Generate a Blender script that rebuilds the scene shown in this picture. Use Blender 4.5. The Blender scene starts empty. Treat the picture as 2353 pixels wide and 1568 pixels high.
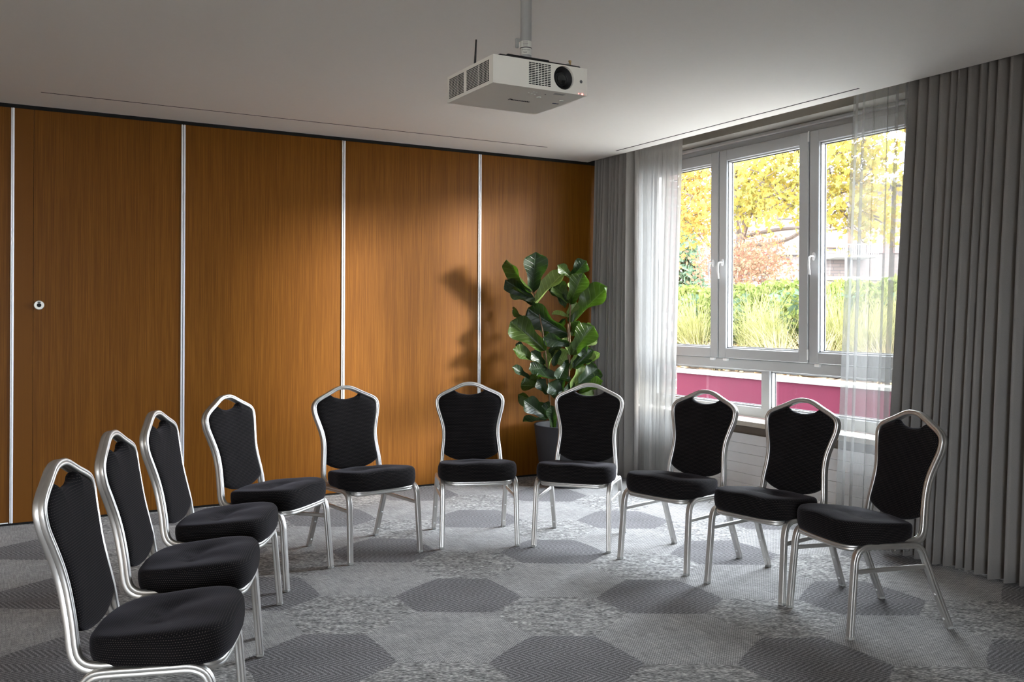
import bpy, math, random
from mathutils import Vector, Matrix, Quaternion
SC = bpy.context.scene
COL = SC.collection
PI = math.pi
rnd = random.Random(7)

# ------------------------------------------------------------------ camera
F_PX, YAW, ROLL, Y0, CAM_H, CX = 2125.0, math.radians(29.36), math.radians(.28), 722.0, 1.35, 1176.5
FWD = Vector((math.sin(YAW), math.cos(YAW), 0)); RGT = Vector((math.cos(YAW), -math.sin(YAW), 0)); UP = Vector((0, 0, 1))
cam_d = bpy.data.cameras.new('camera'); cam = bpy.data.objects.new('camera', cam_d); COL.objects.link(cam)
cam_d.sensor_fit = 'HORIZONTAL'; cam_d.sensor_width = 36; cam_d.lens = 36 * F_PX / 2353
cam_d.shift_y = -(784 - Y0) / 2353; cam_d.clip_start = .05; cam_d.clip_end = 300
cr, sr = math.cos(ROLL), math.sin(ROLL)
xc = RGT * cr + UP * sr; yc = UP * cr - RGT * sr; zc = -FWD
cam.matrix_world = Matrix(((xc.x, yc.x, zc.x, 0), (xc.y, yc.y, zc.y, 0), (xc.z, yc.z, zc.z, CAM_H), (0, 0, 0, 1)))
SC.camera = cam

# ------------------------------------------------------------------ light
SKY = 5.5
w = bpy.data.worlds.new('overcast_sky'); SC.world = w; w.use_nodes = True
bg = w.node_tree.nodes['Background']; bg.inputs[0].default_value = (.83, .905, 1.0, 1); bg.inputs[1].default_value = SKY
W2X0, W2X1, W2Z0, W2Z1 = -3.4, -1.0, .9, 2.35      # unseen window added for fill light, in the wall behind the camera
for nm, sx, sy, at, d in (('window_portal', 2.95, 2.3, (5.46, 5.2, 1.65), (1, 0, 0)), ('window_portal', W2X1 - W2X0 + .2, W2Z1 - W2Z0 + .2, ((W2X0 + W2X1) / 2, -3.80, (W2Z0 + W2Z1) / 2), (0, -1, 0))):
    pd = bpy.data.lights.new(nm, 'AREA'); pd.shape = 'RECTANGLE'; pd.size = sx; pd.size_y = sy; pd.cycles.is_portal = True
    po = bpy.data.objects.new(nm, pd); COL.objects.link(po)
    po.matrix_world = Matrix.Translation(at) @ Vector(d).to_track_quat('Z', 'Y').to_matrix().to_4x4()
sd = bpy.data.lights.new('hazy_sun', 'SUN'); sd.energy = 1.35; sd.angle = math.radians(8.5); sd.color = (1, .94, .84)
so_ = bpy.data.objects.new('hazy_sun', sd); COL.objects.link(so_); so_.location = (30, -15, 8)
AZ = math.radians(39); TE = .222 * math.cos(AZ)
so_.rotation_euler = Vector((math.cos(AZ), -math.sin(AZ), TE)).to_track_quat('Z', 'Y').to_euler()
vs = SC.view_settings
vs.view_transform = 'Standard'; vs.look = 'None'; vs.gamma = 1; vs.use_curve_mapping = False
vs.exposure = 3.1
cy = SC.cycles
cy.max_bounces = 8; cy.diffuse_bounces = 6; cy.glossy_bounces = 3; cy.transmission_bounces = 4; cy.transparent_max_bounces = 20
cy.caustics_reflective = False; cy.caustics_refractive = False; cy.sample_clamp_indirect = 8
cy.use_denoising = True

# ------------------------------------------------------------------ node helpers
class NT:
    def __init__(s, name):
        s.m = bpy.data.materials.new(name); s.m.use_nodes = True
        s.t = s.m.node_tree; s.b = s.t.nodes['Principled BSDF']; s.out = s.t.nodes['Material Output']
    def n(s, typ, **kw):
        nd = s.t.nodes.new(typ)
        for k, v in kw.items(): setattr(nd, k, v)
        return nd
    def put(s, sock, v):
        if isinstance(v, bpy.types.NodeSocket): s.t.links.new(v, sock)
        elif isinstance(v, (tuple, list)): sock.default_value = tuple(v) + ((1,) if len(v) == 3 and len(sock.default_value) == 4 else ())
        else: sock.default_value = v
    def math(s, op, a, b=0.0, c=0.0):
        nd = s.n('ShaderNodeMath', operation=op)
        s.put(nd.inputs[0], a); s.put(nd.inputs[1], b); s.put(nd.inputs[2], c)
        return nd.outputs[0]
    def mix(s, f, a, b, mode='MIX'):
        nd = s.n('ShaderNodeMix', data_type='RGBA', blend_type=mode)
        s.put(nd.inputs[0], f); s.put(nd.inputs[6], a); s.put(nd.inputs[7], b)
        return nd.outputs[2]
    def obj(s): return s.n('ShaderNodeTexCoord').outputs['Object']
    def uv(s): return s.n('ShaderNodeTexCoord').outputs['UV']
    def sep(s, v):
        nd = s.n('ShaderNodeSeparateXYZ'); s.put(nd.inputs[0], v); return nd.outputs
    def comb(s, x, y, z=0.0):
        nd = s.n('ShaderNodeCombineXYZ')
        for i, q in enumerate((x, y, z)): s.put(nd.inputs[i], q)
        return nd.outputs[0]
    def scale(s, v, k):
        nd = s.n('ShaderNodeVectorMath', operation='MULTIPLY'); s.put(nd.inputs[0], v); nd.inputs[1].default_value = k
        return nd.outputs[0]
    def noise(s, v, sc, det=3, rough=.55):
        nd = s.n('ShaderNodeTexNoise'); s.put(nd.inputs['Vector'], v); nd.inputs['Scale'].default_value = sc
        nd.inputs['Detail'].default_value = det; nd.inputs['Roughness'].default_value = rough
        return nd.outputs[0]
    def ramp(s, f, stops):
        nd = s.n('ShaderNodeValToRGB'); s.put(nd.inputs[0], f); e = nd.color_ramp.elements
        while len(e) < len(stops): e.new(.5)
        for q, (p, c) in zip(e, stops): q.position = p; q.color = tuple(c) + (1,) if len(c) == 3 else c
        return nd.outputs[0]
    def map(s, f, a, b, c, d):
        nd = s.n('ShaderNodeMapRange'); s.put(nd.inputs[0], f)
        for i, q in enumerate((a, b, c, d)): nd.inputs[i + 1].default_value = q
        return nd.outputs[0]
    def bump(s, h, strength, dist):
        nd = s.n('ShaderNodeBump'); s.put(nd.inputs['Height'], h); nd.inputs['Strength'].default_value = strength
        nd.inputs['Distance'].default_value = dist; s.t.links.new(nd.outputs[0], s.b.inputs['Normal'])
    def set(s, **kw):
        for k, v in kw.items(): s.put(s.b.inputs[k.replace('_', ' ')], v)
        return s.m

def plain(name, col, rough=.5, metal=0.0, spec=.5, var=.06, sc=40, **kw):
    t = NT(name)
    nz = t.noise(t.obj(), sc)
    c = t.mix(nz, tuple(q * (1 - var) for q in col), tuple(min(1, q * (1 + var)) for q in col))
    t.set(Base_Color=c, Roughness=rough, Metallic=metal, **kw)
    t.b.inputs['Specular IOR Level'].default_value = spec
    return t.m

M = {}
def make_materials():
    M['ceiling'] = plain('ceiling_paint', (.89, .87, .82), .9, spec=.2, var=.015)
    M['wall_paint'] = plain('wall_paint', (.66, .56, .46), .9, spec=.2, var=.02)
    M['shaded_wall'] = plain('wall_paint_with_shade', (.17, .155, .13), .8, spec=.2, var=.03)  # wall colour darkened to carry the shade above the window
    M['white_board'] = plain('white_board', (.86, .87, .88), .55, spec=.3, var=.02)
    M['black_gap'] = plain('black_gap', (.012, .012, .012), .7, spec=.2)
    M['black_plastic'] = plain('black_plastic', (.015, .015, .016), .45)
    M['alu'] = plain('brushed_aluminium', (.68, .665, .64), .40, .95, var=.03, sc=300)
    M['profile'] = plain('aluminium_profile', (.86, .86, .86), .45, .55, var=.02)
    M['pvc'] = plain('window_pvc', (.43, .44, .45), .38, spec=.5, var=.01)
    M['handle'] = plain('handle_white', (.80, .80, .80), .3, spec=.5, var=.01)
    M['stone'] = plain('sill_stone', (.62, .58, .50), .35, spec=.5, var=.12, sc=18)
    M['apron'] = plain('sill_apron', (.14, .115, .09), .6, var=.08)
    M['steel'] = plain('steel_wire', (.75, .75, .75), .2, 1.0)
    M['proj'] = plain('projector_white', (.90, .865, .78), .5, spec=.35, var=.01)
    M['pole'] = plain('mount_grey', (.40, .40, .385), .45, spec=.5, var=.02)
    M['label'] = plain('paper_label', (.78, .77, .70), .6, var=.02)
    M['ink'] = plain('printed_ink', (.02, .02, .02), .6, var=0)
    M['ink_blue'] = plain('printed_ink_blue', (.04, .07, .16), .6, var=0)
    M['grey_dot'] = plain('sensor_grey', (.16, .165, .17), .3)
    M['lens'] = plain('lens_glass', (.012, .014, .016), .06, spec=.9, var=0)
    M['lens_ring'] = plain('lens_ring', (.06, .06, .06), .3, .6)
    M['brass'] = plain('brass_bolt', (.45, .33, .16), .35, .9)
    t = NT('red_led'); t.set(Base_Color=(.9, .05, .04), Emission_Color=(1, .07, .06), Emission_Strength=1.6); M['led'] = t.m
    # lock
    M['nickel'] = plain('satin_nickel', (.62, .60, .54), .35, .8)
    # wood veneer with fine vertical grain
    for key, grain in (('wood', 1.0), ('wood_plain', .12)):
        t = NT('veneer_' + key)
        o = t.obj()
        st = t.n('ShaderNodeObjectInfo').outputs['Random']
        mv = t.n('ShaderNodeVectorMath', operation='ADD'); t.put(mv.inputs[0], o)
        t.put(mv.inputs[1], t.comb(t.math('MULTIPLY', st, 31.0), 0.0, 0.0))
        v = mv.outputs[0]
        a = t.noise(t.scale(v, (1, 1, .012)), 190, 4, .7)
        b = t.noise(t.scale(v, (1, 1, .02)), 26, 3, .6)
        c = t.noise(t.scale(v, (1, 1, .3)), 2.2, 2)
        g = t.math('ADD', t.math('MULTIPLY', a, .72), t.math('MULTIPLY', b, .28))
        g = t.map(g, .32, .68, 0, 1)
        g = t.math('ADD', t.math('MULTIPLY', g, grain), .5 * (1 - grain))
        colr = t.ramp(g, [(0, (.098, .0305, .0014)), (.5, (.158, .055, .0029)), (1, (.232, .090, .008))])
        colr = t.mix(t.math('MULTIPLY', c, .28), colr, (.12, .043, .0024))
        t.set(Base_Color=colr, Roughness=.5)
        t.b.inputs['Specular IOR Level'].default_value = .16
        t.bump(g, .12 * grain, .001)
        M[key] = t.m
    # fabric, black with woven dots (uv in metres)
    t = NT('dotted_black_fabric')
    u = t.sep(t.uv())
    P = .0072
    rowi = t.math('FLOOR', t.math('DIVIDE', u[1], P))
    odd = t.math('MULTIPLY', t.math('MODULO', rowi, 2.0), P * .5)
    dx = t.math('SUBTRACT', t.math('FRACT', t.math('DIVIDE', t.math('ADD', t.math('ADD', u[0], 10 * P), odd), P)), .5)
    dy = t.math('SUBTRACT', t.math('FRACT', t.math('DIVIDE', u[1], P)), .5)
    d = t.math('SQRT', t.math('ADD', t.math('MULTIPLY', dx, dx), t.math('MULTIPLY', t.math('MULTIPLY', dy, dy), 3.2)))
    dot = t.map(d, .16, .30, 1, 0)
    fine = t.noise(t.obj(), 420, 2)
    base = t.mix(fine, (.0030, .0026, .0028), (.0075, .0064, .0069))
    wear = t.map(t.noise(t.obj(), 9, 3), .45, .75, 0, .35)
    base = t.mix(wear, base, (.014, .0118, .0125))
    t.set(Base_Color=t.mix(t.math('MULTIPLY', dot, .6), base, (.105, .085, .078)), Roughness=.95)
    t.b.inputs['Specular IOR Level'].default_value = .10
    t.b.inputs['Sheen Weight'].default_value = .075; t.b.inputs['Sheen Roughness'].default_value = .4
    t.b.inputs['Sheen Tint'].default_value = (.8, .75, .85, 1)
    t.bump(t.math('ADD', t.math('MULTIPLY', dot, .5), fine), .25, .0006)
    M['fabric'] = t.m
    # drape
    t = NT('grey_drape_fabric')
    o = t.obj()
    wv = t.noise(t.scale(o, (1, 1, .35)), 700, 2)
    t.set(Base_Color=t.mix(wv, (.20, .186, .174), (.31, .29, .275)), Roughness=.9)
    t.b.inputs['Specular IOR Level'].default_value = .15
    t.b.inputs['Sheen Weight'].default_value = .15
    t.bump(wv, .2, .0006)
    M['drape'] = t.m
    # sheer
    for key, al in (('sheer', .52), ('sheer_thin', .38), ('hem', .60)):
        t = NT('voile_' + key)
        dif = t.n('ShaderNodeBsdfDiffuse'); tr = t.n('ShaderNodeBsdfTranslucent'); tp = t.n('ShaderNodeBsdfTransparent')
        for nd, c in ((dif, (.40, .385, .36)), (tr, (.30, .30, .295))): nd.inputs[0].default_value = c + (1,)
        tp.inputs[0].default_value = (.93, .93, .92, 1)
        m1 = t.n('ShaderNodeMixShader'); m1.inputs[0].default_value = .55
        t.t.links.new(dif.outputs[0], m1.inputs[1]); t.t.links.new(tr.outputs[0], m1.inputs[2])
        m2 = t.n('ShaderNodeMixShader')
        thread = t.noise(t.scale(t.obj(), (1, 1, .12)), 160, 3)
        t.put(m2.inputs[0], t.map(thread, .3, .7, al - .03, al + .03))
        t.t.links.new(tp.outputs[0], m2.inputs[1]); t.t.links.new(m1.outputs[0], m2.inputs[2])
        t.t.links.new(m2.outputs[0], t.out.inputs[0])
        M[key] = t.m
    # window glass: mostly straight through, with a mirror film
    t = NT('pane_glass')
    tp = t.n('ShaderNodeBsdfTransparent'); tp.inputs[0].default_value = (.94, .945, .945, 1)
    gl = t.n('ShaderNodeBsdfGlossy'); gl.inputs['Roughness'].default_value = .02
    fr = t.n('ShaderNodeFresnel'); fr.inputs[0].default_value = 1.45
    mx = t.n('ShaderNodeMixShader'); t.put(mx.inputs[0], t.math('MULTIPLY', t.math('MULTIPLY', fr.outputs[0], .8), t.math('SUBTRACT', 1.0, t.n('ShaderNodeNewGeometry').outputs['Backfacing'])))
    t.t.links.new(tp.outputs[0], mx.inputs[1]); t.t.links.new(gl.outputs[0], mx.inputs[2]); t.t.links.new(mx.outputs[0], t.out.inputs[0])
    M['glass'] = t.m
    # carpet: three-coloured honeycomb of weaves
    t = NT('honeycomb_carpet')
    o = t.obj(); x, y, _ = t.sep(o)
    A, B = 1.665, .955
    def lat(x0, y0):
        ds = []
        for ox, oy in ((0, 0), (A / 2, B / 2)):
            dx = t.math('WRAP', t.math('SUBTRACT', x, x0 + ox), A / 2, -A / 2)
            dy = t.math('WRAP', t.math('SUBTRACT', y, y0 + oy), B / 2, -B / 2)
            ds.append(t.math('SQRT', t.math('ADD', t.math('MULTIPLY', dx, dx), t.math('MULTIPLY', dy, dy))))
        return t.math('MINIMUM', ds[0], ds[1])
    wob = t.math('MULTIPLY', t.math('SUBTRACT', t.noise(o, 90, 3, .7), .5), .05)
    dD = t.math('ADD', lat(2.79, 3.51), wob); dL = t.math('MULTIPLY', lat(1.68, 3.51), .86); dC = t.math('ADD', t.math('MULTIPLY', lat(2.235, 3.51), 1.0), t.math('MULTIPLY', wob, -.6))
    isD = t.math('LESS_THAN', dD, t.math('MINIMUM', dL, dC))
    isL = t.math('LESS_THAN', dL, t.math('MINIMUM', dD, dC))
    ca, sa = .868, -.497
    e1 = t.math('ADD', t.math('MULTIPLY', x, ca), t.math('MULTIPLY', y, sa))
    e2 = t.math('ADD', t.math('MULTIPLY', x, -sa), t.math('MULTIPLY', y, ca))
    # dark herringbone: dotted slanted stripes whose slant flips band by band
    band = .075
    tri = t.math('PINGPONG', e2, band)
    ph = t.math('FRACT', t.math('DIVIDE', t.math('ADD', e1, t.math('MULTIPLY', tri, 1.1)), .028))
    stripe = t.map(t.math('ABSOLUTE', t.math('SUBTRACT', ph, .5)), .12, .34, 1, 0)
    dots = t.noise(t.comb(t.math('MULTIPLY', e1, 1.0), t.math('MULTIPLY', e2, 1.6)), 190, 2)
    fleck = t.map(dots, .40, .66, 0, 1)
    hD = t.math('ADD', t.math('MULTIPLY', stripe, .40), t.math('MULTIPLY', fleck, .60))
    cD = t.ramp(hD, [(0, (.050, .047, .049)), (.5, (.165, .158, .161)), (1, (.42, .41, .41))])
    # light fine basket weave along the room axes
    l1 = t.math('SINE', t.math('MULTIPLY', t.math('ADD', x, t.math('MULTIPLY', wob, .25)), 2 * PI / .0125))
    l2 = t.math('SINE', t.math('MULTIPLY', y, 2 * PI / .0125))
    wv = t.math('MULTIPLY', l1, l2)
    lf = t.math('ADD', t.math('MULTIPLY', wv, .22), .5)
    sx = t.noise(t.scale(o, (1, .08, 1)), 130, 3); sy = t.noise(t.scale(o, (.08, 1, 1)), 130, 3)
    lf = t.math('ADD', t.math('MULTIPLY', lf, .55), t.math('MULTIPLY', t.math('ADD', sx, sy), .225))
    cL = t.ramp(lf, [(.34, (.080, .077, .077)), (.5, (.255, .247, .24)), (.64, (.56, .545, .53))])
    # coarse dashes
    cz = t.noise(t.comb(t.math('MULTIPLY', e1, .40), t.math('MULTIPLY', e2, 1.45)), 125, 2, .6)
    big = t.noise(t.comb(e1, t.math('MULTIPLY', e2, 2.0)), 14, 3)
    cf = t.math('ADD', t.math('MULTIPLY', cz, .70), t.math('MULTIPLY', big, .30))
    cC = t.ramp(cf, [(.37, (.045, .043, .044)), (.5, (.215, .208, .20)), (.60, (.56, .545, .525))])
    colr = t.mix(isL, cC, cL); colr = t.mix(isD, colr, cD)
    soil = t.map(t.noise(o, 2.6, 5, .6), .35, .68, 1.08, .80)
    vm = t.n('ShaderNodeVectorMath', operation='SCALE'); t.put(vm.inputs[0], colr); t.put(vm.inputs['Scale'], t.math('MULTIPLY', soil, 1.14))
    t.set(Base_Color=vm.outputs[0], Roughness=.95)
    t.b.inputs['Specular IOR Level'].default_value = .12
    t.b.inputs['Sheen Weight'].default_value = .12
    hh = t.mix(isL, cz, lf); hh = t.mix(isD, hh, hD)
    t.bump(hh, .55, .004)
    M['carpet'] = t.m
    # fiddle-leaf: veins from uv (u across -1..1, v along 0..1)
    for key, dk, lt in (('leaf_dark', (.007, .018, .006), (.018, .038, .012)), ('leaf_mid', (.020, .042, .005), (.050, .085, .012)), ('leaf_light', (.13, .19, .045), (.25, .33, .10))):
        t = NT('fig_' + key)
        u = t.sep(t.uv())
        au = t.math('ABSOLUTE', u[0])
        rib = t.map(au, .02, .07, 1, 0)
        ph = t.math('FRACT', t.math('MULTIPLY', t.math('SUBTRACT', u[1], t.math('MULTIPLY', au, .22)), 8.0))
        vein = t.math('MULTIPLY', t.map(t.math('ABSOLUTE', t.math('SUBTRACT', ph, .5)), .03, .10, 1, 0), .75)
        vv = t.math('MAXIMUM', rib, vein)
        nz = t.noise(t.obj(), 14, 3)
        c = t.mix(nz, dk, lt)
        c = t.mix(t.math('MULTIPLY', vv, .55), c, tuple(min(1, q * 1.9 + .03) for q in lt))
        t.set(Base_Color=c, Roughness=.36)
        t.b.inputs['Specular IOR Level'].default_value = .42
        t.bump(t.math('SUBTRACT', 1.0, vv), .5, .004)
        tl = t.n('ShaderNodeBsdfTranslucent'); t.put(tl.inputs[0], t.mix(.5, c, (.10, .26, .01)))
        ms = t.n('ShaderNodeMixShader'); ms.inputs[0].default_value = .22
        t.t.links.new(t.b.outputs[0], ms.inputs[1]); t.t.links.new(tl.outputs[0], ms.inputs[2]); t.t.links.new(ms.outputs[0], t.out.inputs[0])
        M[key] = t.m
    M['stem'] = plain('fig_stem', (.16, .10, .055), .8, var=.3, sc=60)
    M['pot'] = plain('pot_slate', (.035, .038, .045), .6, spec=.35, var=.08)
    M['soil'] = plain('potting_soil', (.02, .015, .011), .95, var=.5, sc=90)
    # outdoors
    def foliage(key, cols, trans=.45, sc=3.0):
        t = NT('foliage_' + key)
        r = t.noise(t.obj(), sc, 5, .8)
        r = t.map(r, .30, .70, 0, 1)
        n = len(cols)
        c = t.ramp(r, [(i / (n - 1), tuple(k * .62 for k in q)) for i, q in enumerate(cols)])
        dif = t.n('ShaderNodeBsdfDiffuse'); tl = t.n('ShaderNodeBsdfTranslucent'); t.put(dif.inputs[0], c); t.put(tl.inputs[0], c)
        ms = t.n('ShaderNodeMixShader'); ms.inputs[0].default_value = trans
        t.t.links.new(dif.outputs[0], ms.inputs[1]); t.t.links.new(tl.outputs[0], ms.inputs[2]); t.t.links.new(ms.outputs[0], t.out.inputs[0])
        M[key] = t.m
    foliage('maple', [(.28, .13, .025), (.30, .215, .045), (.27, .24, .06), (.17, .20, .045)], .6, 6)
    foliage('maple_b', [(.28, .12, .03), (.30, .20, .05), (.27, .225, .07)], .6, 6)
    foliage('pink', [(.15, .035, .04), (.20, .09, .06), (.22, .16, .09), (.14, .04, .045)], .45, 8)
    foliage('laurel', [(.050, .072, .018), (.115, .14, .034), (.25, .26, .10)], .35, 9)
    foliage('grass', [(.10, .11, .03), (.19, .18, .065), (.34, .30, .15)], .4, 5)
    foliage('straw', [(.22, .16, .075), (.30, .24, .13), (.18, .12, .05)], .4, 5)
    foliage('litter', [(.20, .09, .03), (.36, .20, .08), (.30, .24, .14), (.12, .06, .04)], .1, 25)
    foliage('conifer', [(.05, .09, .05), (.10, .15, .09), (.17, .22, .14)], .2, 5)
    M['bark'] = plain('bark', (.07, .06, .055), .9, var=.4, sc=25)
    M['twig'] = plain('twig', (.06, .04, .028), .9, var=.3)
    M['burgundy'] = plain('burgundy_render', (.031, .0036, .0088), .85, spec=.06, var=.12, sc=3)
    M['concrete'] = plain('concrete_cap', (.13, .123, .108), .85, var=.15, sc=8)
    M['bed_soil'] = plain('bed_soil', (.10, .065, .035), .95, var=.5, sc=14)
    M['paving'] = plain('courtyard_paving', (.36, .35, .335), .9, var=.15, sc=4)
    t = NT('far_brickwork')
    br = t.n('ShaderNodeTexBrick'); t.put(br.inputs['Vector'], t.obj())
    mp = t.n('ShaderNodeMapping'); t.put(mp.inputs[0], t.obj()); mp.inputs['Rotation'].default_value = (PI / 2, 0, 0); t.put(br.inputs['Vector'], mp.outputs[0])
    br.inputs['Color1'].default_value = (.050, .037, .031, 1); br.inputs['Color2'].default_value = (.064, .048, .041, 1); br.inputs['Mortar'].default_value = (.034, .029, .027, 1)
    br.inputs['Scale'].default_value = 1; br.inputs['Brick Width'].default_value = .42; br.inputs['Row Height'].default_value = .11; br.inputs['Mortar Size'].default_value = .012
    t.set(Base_Color=br.outputs[0], Roughness=.9); M['far_brick'] = t.m
    M['brick'] = plain('reveal_brick', (.055, .034, .030), .85, var=.25, sc=9)
    M['mortar'] = plain('mortar', (.14, .137, .13), .9, var=.1)
    M['brown_frame'] = plain('brown_frame', (.12, .06, .05), .6)
    M['far_white'] = plain('far_white', (.12, .12, .12), .6)
    M['far_wood'] = plain('far_wood', (.085, .04, .016), .7, var=.2)
    M['far_dark'] = plain('far_dark_glass', (.05, .035, .03), .15)
make_materials()

# ------------------------------------------------------------------ mesh helpers
def tag(o, label=None, cat=None, group=None, kind=None):
    for k, v in (('label', label), ('category', cat), ('group', group), ('kind', kind)):
        if v: o[k] = v
    return o
def empty(name, loc=(0, 0, 0), rz=0.0, parent=None):
    o = bpy.data.objects.new(name, None); COL.objects.link(o); o.location = loc; o.rotation_euler = (0, 0, rz)
    o.empty_display_size = .1
    if parent: o.parent = parent
    return o
def mesh(name, vs_, fs, mat, parent=None, smooth=False, uv=None, sharp=None):
    me = bpy.data.meshes.new(name); me.from_pydata([tuple(v) for v in vs_], [], fs); me.update()
    if mat is not None: me.materials.append(M[mat] if isinstance(mat, str) else mat)
    if uv is not None:
        ul = me.uv_layers.new(name='UVMap')
        if callable(uv):
            for pl in me.polygons:
                for li in pl.loop_indices: ul.data[li].uv = uv(pl.index, me.loops[li].vertex_index)
        else:
            for lp in me.loops: ul.data[lp.index].uv = uv[lp.vertex_index]
    if smooth:
        me.polygons.foreach_set('use_smooth', [True] * len(me.polygons))
        if sharp is not None: me.set_sharp_from_angle(angle=math.radians(sharp))
    o = bpy.data.objects.new(name, me); COL.objects.link(o)
    if parent: o.parent = parent
    return o
class MB:
    def __init__(s): s.v = []; s.f = []
    def add(s, vs_, fs):
        b = len(s.v); s.v += [tuple(q) for q in vs_]; s.f += [tuple(i + b for i in f) for f in fs]; return s
    def box(s, x0, x1, y0, y1, z0, z1):
        if x0 > x1: x0, x1 = x1, x0
        if y0 > y1: y0, y1 = y1, y0
        return s.add([(x0, y0, z0), (x1, y0, z0), (x1, y1, z0), (x0, y1, z0), (x0, y0, z1), (x1, y0, z1), (x1, y1, z1), (x0, y1, z1)],
                     [(0, 3, 2, 1), (4, 5, 6, 7), (0, 1, 5, 4), (1, 2, 6, 5), (2, 3, 7, 6), (3, 0, 4, 7)])
    def bbox(s, x0, x1, y0, y1, z0, z1, b=.004):
        # box with chamfered edges
        xs, ys, zs = (x0, x0 + b, x1 - b, x1), (y0, y0 + b, y1 - b, y1), (z0, z0 + b, z1 - b, z1)
        vs_ = []
        for sx in (0, 1):
            for sy in (0, 1):
                for sz in (0, 1):
                    X, Xi = (xs[0], xs[1]) if sx == 0 else (xs[3], xs[2])
                    Y, Yi = (ys[0], ys[1]) if sy == 0 else (ys[3], ys[2])
                    Z, Zi = (zs[0], zs[1]) if sz == 0 else (zs[3], zs[2])
                    vs_ += [(X, Yi, Zi), (Xi, Y, Zi), (Xi, Yi, Z)]
        I = lambda sx, sy, sz, k: (sx * 4 + sy * 2 + sz) * 3 + k
        fs = []
        for a in (0, 1):
            q = [(0, 0), (1, 0), (1, 1), (0, 1)]
            fs.append(tuple(I(a, p, r, 0) for p, r in (q if a else q[::-1])))
            fs.append(tuple(I(p, a, r, 1) for p, r in (q[::-1] if a else q)))
            fs.append(tuple(I(p, r, a, 2) for p, r in (q if a else q[::-1])))
        for a in (0, 1):
            for c in (0, 1):
                e = (I(a, c, 0, 0), I(a, c, 1, 0), I(a, c, 1, 1), I(a, c, 0, 1)); fs.append(e if a != c else e[::-1])
                e = (I(a, 0, c, 2), I(a, 1, c, 2), I(a, 1, c, 0), I(a, 0, c, 0)); fs.append(e if a != c else e[::-1])
                e = (I(0, a, c, 1), I(1, a, c, 1), I(1, a, c, 2), I(0, a, c, 2)); fs.append(e if a != c else e[::-1])
                for d in (0, 1):
                    e = (I(a, c, d, 0), I(a, c, d, 1), I(a, c, d, 2)); fs.append(e if (a + c + d) % 2 else e[::-1])
        return s.add(vs_, fs)
    def cyl(s, p, q, r0, r1=None, n=16, cap=True):
        p, q = Vector(p), Vector(q); r1 = r0 if r1 is None else r1
        d = (q - p).normalized(); a = d.orthogonal().normalized(); b = d.cross(a)
        vs_ = [];
        for c, r in ((p, r0), (q, r1)):
            for i in range(n):
                t = 2 * PI * i / n; vs_.append(c + a * r * math.cos(t) + b * r * math.sin(t))
        fs = [(i, (i + 1) % n, n + (i + 1) % n, n + i) for i in range(n)]
        if cap: fs += [tuple(range(n - 1, -1, -1)), tuple(range(n, 2 * n))]
        return s.add(vs_, fs)
    def lathe(s, c, axis, prof, n=32, close=True):
        # prof: (radius, distance along axis)
        c, d = Vector(c), Vector(axis).normalized(); a = d.orthogonal().normalized(); b = d.cross(a)
        vs_ = []
        for r, h in prof:
            for i in range(n):
                t = 2 * PI * i / n; vs_.append(c + d * h + (a * math.cos(t) + b * math.sin(t)) * r)
        fs = []
        for k in range(len(prof) - 1):
            for i in range(n):
                j = (i + 1) % n; fs.append((k * n + i, k * n + j, (k + 1) * n + j, (k + 1) * n + i))
        if close: fs += [tuple(range(n - 1, -1, -1)), tuple((len(prof) - 1) * n + i for i in range(n))]
        return s.add(vs_, fs)
    def tube(s, path, r, n=8):
        v, f, _ = sweep(path, [(r * math.cos(2 * PI * i / n), r * math.sin(2 * PI * i / n)) for i in range(n)])
        return s.add(v, f)
    def build(s, name, mat, parent=None, smooth=False, sharp=35):
        return mesh(name, s.v, s.f, mat, parent, smooth, None, sharp if smooth else None)
def catmull(pts, per):
    pts = [Vector(p) for p in pts]; out = []
    for i in range(len(pts) - 1):
        p0 = pts[i - 1] if i else pts[0] * 2 - pts[1]; p1, p2 = pts[i], pts[i + 1]
        p3 = pts[i + 2] if i + 2 < len(pts) else p2 * 2 - p1
        for k in range(per):
            t = k / per
            out.append(.5 * ((2 * p1) + (p2 - p0) * t + (2 * p0 - 5 * p1 + 4 * p2 - p3) * t * t + (3 * p1 - p0 - 3 * p2 + p3) * t ** 3))
    out.append(pts[-1]); return out
def sweep(path, prof, ref=None, cap=True, taper=None):
    path = [Vector(p) for p in path]; n = len(prof); N = len(path)
    tg = [(path[min(i + 1, N - 1)] - path[max(i - 1, 0)]).normalized() for i in range(N)]
    nrm = Vector(ref) if ref is not None else tg[0].orthogonal()
    nrm = (nrm - tg[0] * nrm.dot(tg[0])).normalized()
    vs_, uv, L = [], [], 0.0
    for i in range(N):
        if i:
            nrm = tg[i - 1].rotation_difference(tg[i]) @ nrm
            nrm = (nrm - tg[i] * nrm.dot(tg[i])).normalized(); L += (path[i] - path[i - 1]).length
        bn = tg[i].cross(nrm); k = taper[i] if taper else 1
        for a, b in prof: vs_.append(path[i] + bn * a * k + nrm * b * k)
    fs = [(i * n + j, i * n + (j + 1) % n, (i + 1) * n + (j + 1) % n, (i + 1) * n + j) for i in range(N - 1) for j in range(n)]
    if cap: fs += [tuple(range(n - 1, -1, -1)), tuple((N - 1) * n + j for j in range(n))]
    return vs_, fs, nrm
def px_at_depth(px, py, Z):
    dx, dy = px - CX, py - Y0
    a = (cr * dx + sr * dy) / F_PX; b = (-sr * dx + cr * dy) / F_PX
    return Vector((0, 0, CAM_H)) + (FWD + RGT * a - UP * b) * Z
def at_x(px, py, X):
    d = px_at_depth(px, py, 1.0) - Vector((0, 0, CAM_H)); return Vector((0, 0, CAM_H)) + d * (X / d.x)
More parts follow.
